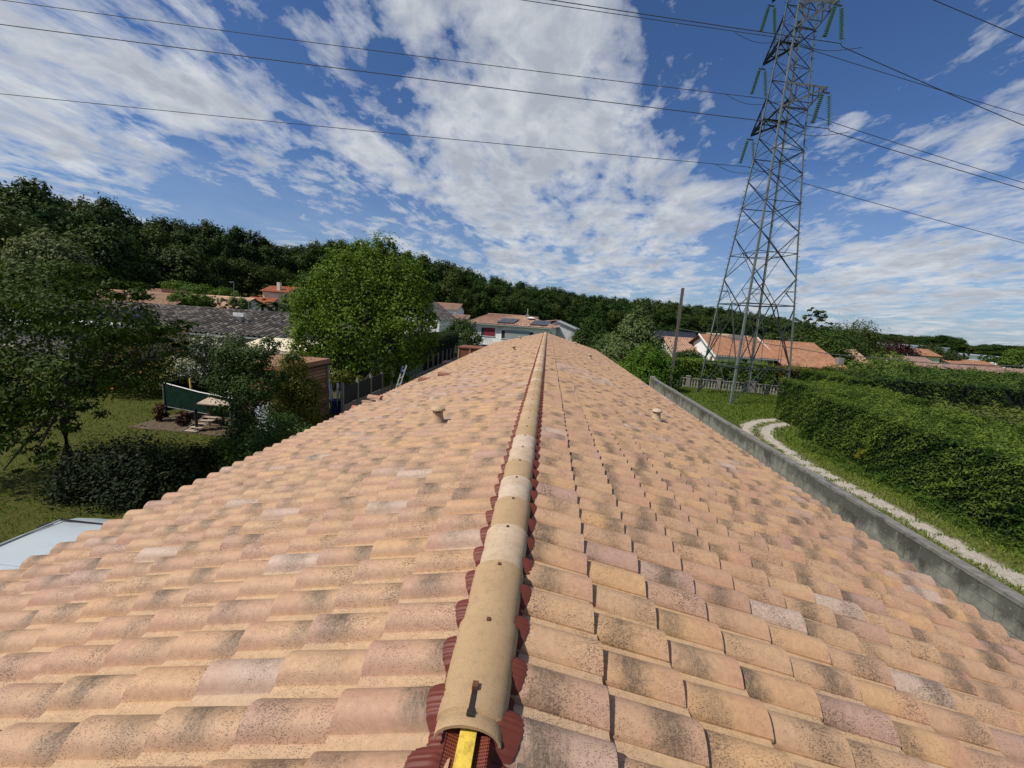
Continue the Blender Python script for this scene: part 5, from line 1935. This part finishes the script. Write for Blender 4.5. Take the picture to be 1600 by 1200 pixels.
plant('broad_green_tree', [lobe(15, 360, 36, 2.6, 2.6, 1.7), lobe(-40, 390, 36, 3.4, 3, 3), lobe(20, 410, 35, 2.0, 2, 2.2), lobe(50, 375, 38, 2.0, 2, 1.2), lobe(5, 455, 34, 2.6, 2.6, 2.6)], 14000, .30, F_BRIGHT2 if False else F_FOREST2, 103, trunk=.25,
      base=(at(0, 500, 36)[0], 36, 0), label='mid green tree at the left edge below the tallest oaks', cat='tree', clump=.18)
plant('berry_shrub', [lobe(255, 535, 19.5, 1.5, 1.5, 1.1), lobe(205, 560, 19.5, 1.4, 1.3, 1.2), lobe(190, 530, 20, 1.2, 1.2, .9), lobe(290, 570, 19.5, 1.1, 1.1, 1.0), lobe(235, 600, 19.5, 1.6, 1.4, 1.2), lobe(160, 600, 20, 1.6, 1.6, 1.3), lobe(110, 610, 21, 1.8, 1.6, 1.5), lobe(60, 620, 22, 1.9, 1.6, 1.6)],
      24000, .13, F_BERRY, 104, trunk=.08, base=(at(240, 600, 19.5)[0], 19.5, 0), label='dark shrub mass with orange berries behind the green net', cat='shrub', clump=.2, crown_name='foliage')
plant('dark_bush', [lobe(150, 735, 9.3, .85, .8, .72), lobe(215, 728, 9.5, .9, .9, .75), lobe(275, 735, 9.8, .7, .8, .62), lobe(120, 765, 9.0, .6, .6, .5), lobe(190, 780, 9.0, .9, .8, .6), lobe(250, 765, 9.3, .8, .8, .6), lobe(310, 720, 10.4, .42, .5, .4)],
      20000, .085, F_SHRUB, 105, trunk=.04, base=(-9.9, 9.4, 0), label='very dark rounded bush on the lawn beside the van', cat='bush', clump=.22, crown_name='foliage')
plant('slim_tree', [lobe(370, 560, 12.6, .55, .55, .5), lobe(395, 610, 12.4, .65, .6, .55), lobe(350, 600, 12.6, .45, .5, .45), lobe(400, 560, 12.5, .42, .4, .42), lobe(385, 665, 12.3, .48, .5, .5), lobe(345, 640, 12.2, .30, .3, .14), lobe(430, 590, 12.6, .40, .4, .25), lobe(455, 560, 12.8, .16, .2, .14), lobe(422, 540, 12.8, .25, .25, .3), lobe(360, 700, 12.0, .45, .45, .45)],
      16000, .085, F_FLOWER, 106, trunk=.05, base=(-9.3, 12.4, 0), label='slim young tree with pale flowers in front of the planked shed', cat='tree', clump=.26, per=24)
plant('white_flowering_shrub', [lobe(322, 545, 17, .75, .7, .55), lobe(360, 535, 17, .55, .6, .4), lobe(300, 580, 17, .6, .6, .6), lobe(340, 580, 17.5, .9, .8, .6)], 9000, .10, foliage_mat('white blossom leaves', (.03, .05, .02), (.09, .12, .05), (.42, .43, .38), .62, trans=.2), 107, trunk=.05,
      base=(at(330, 600, 17)[0], 17, 0), label='shrub in white blossom under the bungalow gutter', cat='shrub', clump=.22, crown_name='foliage')
plant('yellowish_shrub', [lobe(460, 572, 14.3, .50, .5, .55), lobe(463, 610, 14.2, .66, .6, .6), lobe(478, 645, 14.2, .60, .5, .6), lobe(446, 600, 14, .45, .4, .45), lobe(488, 612, 14.5, .36, .35, .5), lobe(440, 640, 14, .5, .5, .5)], 17000, .075, F_YELLOW, 108, trunk=.05,
      base=(at(470, 690, 14.2)[0], 14.2, 0), label='tall narrow yellow green shrub against the planked shed', cat='shrub', clump=.22, crown_name='foliage')
plant('grey_green_bush', [lobe(435, 668, 11.4, .55, .5, .42), lobe(470, 690, 11.4, .5, .5, .45), lobe(410, 690, 11.2, .45, .45, .42), lobe(395, 705, 10.8, .45, .45, .4)], 9000, .07, foliage_mat('grey green leaves', (.022, .05, .014), (.075, .13, .035), trans=.2), 109, trunk=.03,
      base=(at(440, 700, 11.3)[0], 11.3, 0), label='grey green round bush at the left eave in front of the yellowish shrub', cat='bush', clump=.24, crown_name='foliage')
plant('low_bush', [lobe(350, 700, 11.0, .4, .45, .3), lobe(372, 722, 10.6, .35, .4, .3), lobe(330, 712, 10.8, .3, .3, .25)], 5000, .07, F_HEDGE, 110, base=(at(350, 720, 10.9)[0], 10.9, 0), label='low green bush between the dark bush and the slim tree', cat='bush', clump=.25, crown_name='foliage')
plant('olive_shrub', [lobe(535, 590, 20.5, .6, .6, .35), lobe(520, 600, 20, .4, .4, .4), lobe(555, 597, 21, .5, .5, .3)], 4000, .10, F_YELLOW, 111, trunk=.04, base=(-10.8, 20.5, 0), label='olive shrub behind the first fence panel right of the shed', cat='shrub', crown_name='foliage')
plant('twiggy_shrub', [lobe(588, 562, 23.5, .55, .5, .5), lobe(600, 572, 23, .4, .4, .4)], 900, .10, F_FLOWER, 112, trunk=.04, base=(-11.0, 23.5, 0), label='sparse twiggy shrub in shade under the big maple', cat='shrub', crown_name='foliage')

# big maple
plant('maple_tree', [lobe(590, 420, 26, 1.7, 1.6, 1.6), lobe(550, 450, 25.5, 2.1, 2, 1.9), lobe(625, 455, 26, 1.8, 1.8, 1.9), lobe(505, 475, 25.5, 1.7, 1.6, 1.5), lobe(490, 520, 25.5, 1.4, 1.5, 1.5), lobe(560, 515, 25, 2.5, 2.2, 2.1), lobe(640, 510, 25.5, 1.6, 1.7, 1.8),
                     lobe(580, 560, 25.5, 2.2, 2.0, 1.4), lobe(520, 555, 25.5, 1.5, 1.6, 1.2), lobe(645, 550, 25.8, 1.2, 1.4, 1.0), lobe(575, 400, 26, 1.0, 1, .9), lobe(606, 392, 26, .6, .6, .7), lobe(655, 475, 26, .8, .8, .8), lobe(475, 465, 25.8, .7, .7, .6), lobe(535, 400, 26, .8, .8, .6), lobe(600, 383, 26, .35, .35, .45), lobe(566, 388, 26, .4, .4, .35), lobe(632, 405, 26, .45, .45, .5), lobe(668, 455, 26, .4, .4, .55), lobe(676, 500, 26, .5, .5, .5), lobe(664, 540, 26, .6, .6, .4), lobe(465, 500, 25.5, .5, .5, .5), lobe(470, 545, 25.5, .45, .45, .5), lobe(500, 440, 25.5, .6, .6, .5), lobe(515, 418, 25.6, .5, .5, .45), lobe(650, 425, 26, .4, .4, .4), lobe(545, 585, 25, .9, .9, .5), lobe(610, 588, 25.5, 1.0, .9, .5)],
      56000, .17, F_MAPLE, 120, trunk=.28, base=(-11.8, 26, 0), label='big fresh green maple standing behind the left fence', cat='tree', per=32, clump=.13, shell=(.55, 1.22), jitter=.5)


# trimmed hedges and shrubs as boxes of foliage
def hedge_cloud(boxes, n, size, seed, fray=.12, top_tint=.25):
    g = np.random.default_rng(seed)
    Ps, Ns = [], []
    area = []
    for (x0, x1, y0, y1, z0, z1) in boxes:
        area.append(((x1 - x0) * (y1 - y0), (y1 - y0) * (z1 - z0), (x1 - x0) * (z1 - z0)))
    tot = sum(a + 2 * b + 2 * c for a, b, c in area)
    for (bx, (A, B, C)) in zip(boxes, area):
        x0, x1, y0, y1, z0, z1 = bx
        for kind, ar in (('t', A), ('l', B), ('r', B), ('f', C), ('b', C)):
            m = int(n * ar / tot)
            if m < 1: continue
            a = g.uniform(size=m); b = g.uniform(size=m)
            if kind == 't': P = np.stack([x0 + a * (x1 - x0), y0 + b * (y1 - y0), np.full(m, z1)], 1); N = np.tile([0, 0, 1.0], (m, 1))
            elif kind in 'lr': P = np.stack([np.full(m, x0 if kind == 'l' else x1), y0 + a * (y1 - y0), z0 + b * (z1 - z0)], 1); N = np.tile([-1.0 if kind == 'l' else 1, 0, 0], (m, 1))
            else: P = np.stack([x0 + a * (x1 - x0), np.full(m, y0 if kind == 'f' else y1), z0 + b * (z1 - z0)], 1); N = np.tile([0, -1.0 if kind == 'f' else 1, 0], (m, 1))
            Ps.append(P); Ns.append(N)
    P = np.concatenate(Ps); N = np.concatenate(Ns)
    # lumpy surface
    s1 = np.sin(P[:, 0] * 2.1 + P[:, 1] * 1.3) * np.sin(P[:, 1] * 2.7 + P[:, 2] * 2.2) + .6 * np.sin(P[:, 0] * 5.1 + 1) * np.sin(P[:, 1] * 4.7 + P[:, 2] * 5.3)
    s2 = np.sin(P[:, 1] * 9.0 + P[:, 2] * 7.0) * np.sin(P[:, 0] * 8.0 + P[:, 2] * 9.5 + 2)
    d = fray * (s1 * .55 + s2 * .45) + g.normal(0, fray * .35, len(P)) - fray * .4
    P = P + N * d[:, None] + g.normal(0, size * .3, P.shape)
    n_ = N * .45 + g.normal(0, .45, P.shape) + [0, 0, .55]
    n_ /= np.linalg.norm(n_, axis=1)[:, None]
    r = g.normal(size=P.shape) * .7; r += N * .9 + [0, -.5, .2]
    t = r - n_ * (r * n_).sum(1)[:, None]; t /= np.linalg.norm(t, axis=1)[:, None]
    s = np.cross(n_, t)
    sz = size * g.uniform(.6, 1.5, len(P))[:, None]
    V = np.stack([P - t * sz * .6, P + s * sz * .2, P + t * sz * .6, P - s * sz * .2], 1).reshape(-1, 3)
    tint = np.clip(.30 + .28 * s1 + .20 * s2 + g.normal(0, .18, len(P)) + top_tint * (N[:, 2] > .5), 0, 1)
    return V, np.arange(len(V)).reshape(-1, 4), tint


def hedge(name, boxes, n, size, mat, seed, label, cat='hedge', core=M_SOIL, inset=.22, **kw):
    x0 = min(b[0] for b in boxes); y0 = min(b[2] for b in boxes)
    root = empty(name, (x0, y0, 0), label=label, cat=cat)
    V, Q, T = hedge_cloud(boxes, n, size, seed, **kw)
    V = V - [x0, y0, 0]
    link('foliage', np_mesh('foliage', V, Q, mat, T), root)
    c = MB()
    for i, b in enumerate(boxes):
        e = inset + .003 * i
        c.box(b[0] + e - x0, b[1] - e - x0, b[2] + e - y0, b[3] - e - y0, b[4] + .01 + .002 * i, b[5] - e)
    c.build('branches', F_CORE, root)
    return root


F_CORE = plain('dark inner twigs', (.012, .018, .008), .95, .3, 6)
hedge('clipped_hedge', [(-11.4, -9.75, 29.5, 45, 0, 3.05)], 26000, .10, foliage_mat('dark clipped hedge', (.010, .020, .006), (.035, .055, .014), trans=.15), 130, 'tall clipped dark hedge behind the bare fence posts', fray=.05)
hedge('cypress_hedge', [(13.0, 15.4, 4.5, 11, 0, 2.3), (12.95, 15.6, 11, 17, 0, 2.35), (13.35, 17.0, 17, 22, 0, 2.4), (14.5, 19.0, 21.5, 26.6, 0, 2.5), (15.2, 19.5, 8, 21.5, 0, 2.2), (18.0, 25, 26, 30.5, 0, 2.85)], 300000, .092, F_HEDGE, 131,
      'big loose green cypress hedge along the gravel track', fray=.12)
hedge('dark_hedge', [(19.6, 30.0, 25.5, 31, 0, 3.15), (28, 50, 29, 35, 0, 3.35)], 60000, .15, F_HEDGE2, 132, 'darker tall hedge running behind the cypress hedge', fray=.3)
hedge('golden_hedge', [(19.8, 32, 12, 23.5, 0, 2.1)], 42000, .14, foliage_mat('golden conifer foliage', (.045, .070, .014), (.12, .15, .035), trans=.2), 133, 'golden green bushy hedge at the right edge behind the cypress hedge', fray=.35)
hedge('laurel_hedge', [(11.3, 20.5, 38.4, 40.6, 0, 2.25)], 22000, .17, F_LAUREL, 134, 'bright laurel hedge behind the concrete balustrade', fray=.2)
hedge('laurel_hedge', [(20.8, 26.5, 39.0, 42.5, 0, 2.1)], 9000, .17, foliage_mat('reddish green leaves', (.05, .055, .012), (.13, .115, .03), trans=.2), 135, 'reddish green hedge between the balustrade and the cypress hedge', fray=.3)
hedge('low_garden_hedge', [(24, 40, 34, 38, 0, 2.3)], 16000, .2, F_HEDGE, 136, 'green hedge top seen in front of the orange barn', fray=.3)

# weeds by the hedge foot
g = np.random.default_rng(77)
lb = [(12.75 + g.normal(0, .1), y, .10, .32, .5, .18) for y in np.arange(5.5, 20, .8)]
V, Q, T = leaf_cloud(lb, 9000, .065, 78, clump=.4)
link('verge_weeds', np_mesh('verge_weeds', V, Q, F_HEDGE, T), label='low weeds at the foot of the cypress hedge', cat='weeds', kind='stuff')
plant('yellow_flowered_weed', [(at(1318, 712, 19)[0] - .5, 17.4, .55, .2, .2, .25)], 260, .07, foliage_mat('yellow bloom leaves', (.08, .10, .01), (.35, .28, .02), trans=.2), 137, base=(at(1318, 712, 19)[0] - .5, 17.4, 0), label='small yellow flowering plant at the foot of the cypress hedge', cat='plant', crown_name='foliage')
b = MB(); b.lathe([(.55, 0), (.5, .35), (.3, .42), (0, .44)], seg=12)
pp = gnd(1239, 622, .2)
b.build('white_tub', M_SHEET, loc=(21.4, 35.6, 0), smooth=True, label='pale upturned tub in the grass right of the balustrade', cat='tub')

# trees round the middle distance
plant('conical_blossoming_tree', [lobe(1000, 484, 44, .6, .6, .9), lobe(997, 500, 44, 1.2, 1.2, 1.2), lobe(995, 518, 44, 1.9, 1.8, 1.5), lobe(1000, 545, 44, 2.5, 2.4, 2.0), lobe(965, 550, 44, 2.0, 2, 1.9), lobe(1010, 580, 44, 2.6, 2.5, 2), lobe(1020, 560, 43, 1.5, 1.5, 1.5), lobe(965, 585, 43, 2.2, 2, 1.8)], 22000, .24, F_CONE, 140, trunk=.2,
      base=(at(995, 600, 44)[0], 44, 0), label='tall cone shaped tree with pale blossom right of the ridge end', cat='tree', clump=.15)
plant('bright_round_tree', [lobe(1010, 560, 34, 1.3, 1.3, 1.2), lobe(985, 580, 34, 1.2, 1.2, 1.1), lobe(1035, 575, 34, 1.2, 1.2, 1.2), lobe(1010, 592, 33.5, 1.8, 1.6, 1.3), lobe(1045, 595, 34, .9, .9, 1.0)], 18000, .17, F_BRIGHT, 141, trunk=.12,
      base=(at(1010, 600, 34)[0], 34, 0), label='bright green rounded tree at the end of the block wall', cat='tree', clump=.17)
plant('round_dark_tree', [lobe(922, 515, 60, 2.0, 2, 2.0), lobe(920, 535, 60, 2.4, 2.4, 2.2), lobe(938, 540, 58, 1.6, 1.6, 1.8)], 9000, .3, F_FOREST, 142, trunk=.2, base=(at(922, 560, 60)[0], 60, -1.5), label='round dark tree right of the long white house', cat='tree')
plant('hedge_side_tree', [lobe(722, 515, 52, 1.8, 1.8, 1.4), lobe(735, 532, 50, 1.4, 1.4, 1.4), lobe(708, 525, 52, 1.6, 1.6, 1.3)], 9000, .22, foliage_mat('mid green leaves', (.022, .045, .012), (.06, .095, .028), trans=.2), 143, trunk=.12, base=(at(722, 540, 51)[0], 51, -.8), label='mid green tree at the left corner of the long white house', cat='tree')
plant('fig_tree', [lobe(1075, 560, 45, 1.2, 1.2, 1.1), lobe(1090, 575, 45, 1.6, 1.5, 1.2), lobe(1060, 580, 44, 1.4, 1.4, 1.1)], 6000, .22, F_HEDGE2, 144, trunk=.12, base=(at(1075, 590, 45)[0], 45, 0), label='dark garden tree between the pole and the white gable', cat='tree')
plant('locust_tree', [lobe(1265, 500, 66, 1.9, 1.9, .8), lobe(1285, 492, 66, 1.0, 1, .7), lobe(1240, 510, 66, 2.6, 2.4, .8), lobe(1272, 485, 66, .8, .8, .5), lobe(1215, 513, 66, 2.2, 2, .6), lobe(1255, 525, 66, 3.5, 3, 1.3), lobe(1225, 530, 66, 3.6, 3, 1.2), lobe(1190, 530, 66, 2.5, 3, 1.0), lobe(1293, 508, 66, .9, .9, .4)],
      5200, .34, F_FOREST2, 145, trunk=.25, base=(at(1245, 560, 66)[0], 66, 0), label='open crowned feathery tree rising behind the orange barn', cat='tree', clump=.22, flat=.5)
for i, (px, py, Y, r, sd, lab) in enumerate(((1305, 535, 75, 3.2, 1, 'dark rounded tree right of the feathery one'), (1335, 530, 80, 3.6, 2, 'tall dark conifer like tree left of the purple one'), (1290, 548, 62, 3.0, 3, 'dark green tree directly behind the orange barn'), (1250, 548, 64, 3.4, 4, 'dark tree under the feathery crown'))):
    plant('dark_tree', [lobe(px, py, Y, r, r, r * .9), lobe(px - 8, py + 14, Y, r, r, r), lobe(px + 10, py + 16, Y, r, r, r)], 8000, .36, F_FOREST2 if i % 2 else F_FOREST, 150 + i, trunk=.2, base=(at(px, py, Y)[0], Y, 0), label=lab, cat='tree')
plant('purple_tree', [lobe(1390, 550, 95, 3.4, 3, 2.6), lobe(1408, 556, 95, 3.0, 3, 2.2), lobe(1378, 558, 95, 2.4, 2.4, 2)], 6000, .42, F_PURPLE, 160, trunk=.2, base=(at(1392, 570, 95)[0], 95, 0), label='dark purple leaved tree among the far roofs', cat='tree')
plant('lime_bush', [lobe(1385, 563, 60, 1.8, 1.8, 1.2), lobe(1362, 570, 58, 1.4, 1.4, .9), lobe(1405, 572, 58, 1.7, 1.7, .9), lobe(1340, 574, 56, 1.2, 1.2, .8)], 6000, .24, F_LIME, 161, trunk=.1, base=(at(1385, 575, 60)[0], 60, 0), label='light lime green bush above the right hedge', cat='bush', crown_name='foliage')
plant('round_tree', [lobe(1450, 550, 120, 2.5, 2.5, 1.9), lobe(1465, 557, 115, 3.0, 3, 2.0), lobe(1482, 561, 115, 2.4, 2.4, 1.8)], 7000, .5, foliage_mat('muted green leaves', (.022, .04, .014), (.06, .085, .03), trans=.2), 162, trunk=.2, base=(at(1465, 570, 118)[0], 118, 0), label='wide muted green tree between two orange roofs', cat='tree')
plant('round_tree', [lobe(1583, 556, 110, 1.8, 1.8, 1.6), lobe(1578, 565, 110, 2.2, 2.2, 1.5), lobe(1590, 566, 110, 2.0, 2, 1.5)], 6000, .42, F_LAUREL, 163, trunk=.2, base=(at(1583, 575, 110)[0], 110, 0), label='bright rounded tree in front of the warehouse at the right edge', cat='tree')
plant('small_conifer', [lobe(1509, 556, 130, .7, .7, 1.6)], 900, .35, F_FOREST, 164, trunk=.1, base=(at(1509, 563, 130)[0], 130, 0), label='tiny dark conifer in front of the white warehouse', cat='tree')
plant('far_bush', [lobe(1548, 561, 140, 3.5, 2, 1.2)], 1500, .4, F_FOREST, 165, base=(at(1548, 566, 140)[0], 140, 0), label='low dark bush in front of the white warehouse', cat='bush', crown_name='foliage')

# cypresses, palms and hedge by the left houses
cy = [((336, 474), 9.0), ((350, 478), 6.5), ((365, 479), 8.0), ((382, 480), 7.0)]
cyl = ['tallest dark cypress, left end of the row behind the bungalow ridge', 'second dark cypress from the left behind the bungalow ridge', 'dark cypress beside the street lamp', 'short dark cypress at the right end of the row by the red roofed house']
for i, ((px, py), hh) in enumerate(cy):
    p = at(px, py, 54)
    plant('cypress', [(p[0], 54, p[2] - .2, .5, .5, 1.5), (p[0], 54, p[2] - 2.0, .7, .7, 2.0)], 1800, .18, F_FOREST, 170 + i, trunk=.08, base=(p[0], 54, -.8), label=cyl[i], cat='cypress', group='cypresses behind the bungalow')
plant('bright_hedge_trees', [lobe(270 + i * 15, 452 + i * 2.2, 72, 1.8, 1.8, 1.5) for i in range(7)], 9000, .32, F_LAUREL, 180, base=(at(310, 470, 72)[0], 72, 0), label='row of sunny yellow green bushes behind the pale roof', cat='bushes', crown_name='foliage')
plant('garden_shrub', [lobe(290, 468, 50, 1.6, 1.5, .9), lobe(310, 470, 50, 1.6, 1.5, .8), lobe(275, 465, 50, 1.0, 1, .7)], 6000, .22, F_LAUREL, 181, base=(at(295, 480, 50)[0], 50, 0), label='green shrub in front of the pale sand roof', cat='shrub', crown_name='foliage')
plant('garden_shrub', [lobe(372, 474, 62, 1.4, 1.4, 1.0), lobe(380, 478, 62, 1.2, 1.2, .9)], 3000, .25, F_CONE, 182, base=(at(375, 480, 62)[0], 62, -.5), label='grey green shrub under the street lamp', cat='shrub', crown_name='foliage')
plant('garden_shrub', [lobe(460, 472, 66, 2.2, 2, 1.6), lobe(450, 480, 62, 1.6, 1.5, 1.2)], 4000, .3, F_CONE, 183, base=(at(457, 485, 64)[0], 64, -1), label='dull shrub between the red roofed house and the maple', cat='shrub', crown_name='foliage')


def palm(px, py, Y, lab, seed):
    p = at(px, py, Y)
    root = empty('palm', (p[0], Y, 0), label=lab, cat='palm')
    g = random.Random(seed)
    t = MB(); t.tube([(0, 0, 0), (0, 0, p[2])], [.22, .16], 8); t.build('trunk', MATS['bark'], root)
    for k in range(16):
        a = k * 2.4; el = g.uniform(.1, 1.1)
        f = MB(); pts = []
        for q in np.linspace(0, 1, 6):
            r = q * 1.9
            pts.append(np.array([math.cos(a) * r * math.cos(el), math.sin(a) * r * math.cos(el), p[2] + r * math.sin(el) - 1.1 * q * q]))
        s = np.array([-math.sin(a), math.cos(a), 0])
        for i in range(5):
            w0, w1 = .22 * math.sin(math.pi * (i / 5 * .9 + .1)), .22 * math.sin(math.pi * ((i + 1) / 5 * .9 + .1))
            f.quad(pts[i] - s * w0 - (0, 0, .08), pts[i], pts[i + 1], pts[i + 1] - s * w1 - (0, 0, .08))
            f.quad(pts[i], pts[i] + s * w0 - (0, 0, .08), pts[i + 1] + s * w1 - (0, 0, .08), pts[i + 1])
        f.build('frond', F_FOREST2, root)


palm(432, 478, 50, 'small palm in front of the red roofed house, right one', 1)
palm(410, 479, 50, 'small palm in front of the red roofed house, left one', 2)


# ------------------------------------------------------------------ the wooded hill
def build_forest():
    kinds = []
    for v in range(5):
        g = random.Random(300 + v)
        lobes = []
        for k in range(13):
            a = g.uniform(0, math.tau); r = g.uniform(.6, 2.3); z = g.uniform(2.4, 8.4)
            f = 1 - max(0, (z - 6) / 5)
            lobes.append((math.cos(a) * r * f, math.sin(a) * r * f, z, g.uniform(1.2, 1.9), g.uniform(1.2, 1.9), g.uniform(1.0, 1.6)))
        lobes.append((0, 0, 8.3, 1.4, 1.4, 1.3))
        root = plant('oak_tree', lobes, 9500, .36, F_FOREST if v % 2 == 0 else F_FOREST2, 310 + v, trunk=.22, base=(0, 0, 0), per=26, clump=.20,
                     label='dark leafy oak in the wood covering the hill behind the houses', cat='tree', group='oaks of the wooded hill')
        kinds.append(root)
    sil = ([-200, 0, 60, 78, 100, 160, 200, 260, 330, 400, 440, 500, 560, 640, 700, 750, 800, 850, 900, 960, 1000, 1050, 1100, 1150, 1200, 1300, 1400, 1460],
           [262, 276, 283, 296, 303, 300, 330, 336, 345, 358, 376, 374, 377, 393, 402, 422, 436, 443, 455, 463, 463, 470, 475, 482, 490, 512, 522, 528])
    dep = ([-250, -100, 60, 200, 440, 640, 750, 900, 1000, 1100, 1250, 1500], [50, 55, 62, 78, 100, 120, 150, 205, 240, 280, 340, 420])
    g = random.Random(11)
    used = [False] * 5
    def put(px, Y, ytop, v):
        top = at(px, ytop, Y)
        z0 = ztt(top[0], Y)
        Hh = max(5.0, top[2] - z0)
        if not used[v]:
            o = kinds[v]; used[v] = True
        else:
            o = copy_tree(kinds[v])
        o.location = (float(top[0]), float(Y), z0 - .2)
        wsc = g.uniform(.95, 1.2) * (Hh / 9.7) ** .45 * (1.0 if Y < 130 else 1.0 + (Y - 130) / 300)
        o.scale = (wsc * 1.15, wsc * 1.15, Hh / 9.7)
        o.rotation_euler = (0, 0, g.uniform(0, 6.28))
        return o
    n = 0
    for row, (dy, dY) in enumerate(((2, 16), (20, 8), (46, 0))):
        px = -230 + row * 13
        while px < 1460:
            Y = np.interp(px, *dep) + dY * (1 + np.interp(px, *dep) / 150) + g.uniform(-2, 2)
            s = np.interp(px, *sil)
            drop = dy * min(1.0, 95 / Y) + g.uniform(-4, 8) * min(1, 100 / Y)
            put(px, Y, s + drop, g.randrange(5)); n += 1
            px += 5.6 / Y * F_PX * g.uniform(.8, 1.15) * (1 + max(0, Y - 130) / 350) * (1.0 if row else .95)
    # far right wood
    fs = ([1300, 1350, 1400, 1440, 1480, 1500, 1515, 1530, 1560, 1600, 1700], [520, 524, 524, 526, 523, 530, 540, 540, 538, 541, 548])
    for row in range(2):
        px = 1290 + row * 8
        while px < 1690:
            Y = 430 + row * 30 + g.uniform(-8, 8)
            put(px, Y, np.interp(px, *fs) + row * -1 + g.uniform(-1, 3), g.randrange(5)); n += 1
            px += 12 * g.uniform(.8, 1.2)
    print('forest trees', n)


build_forest()
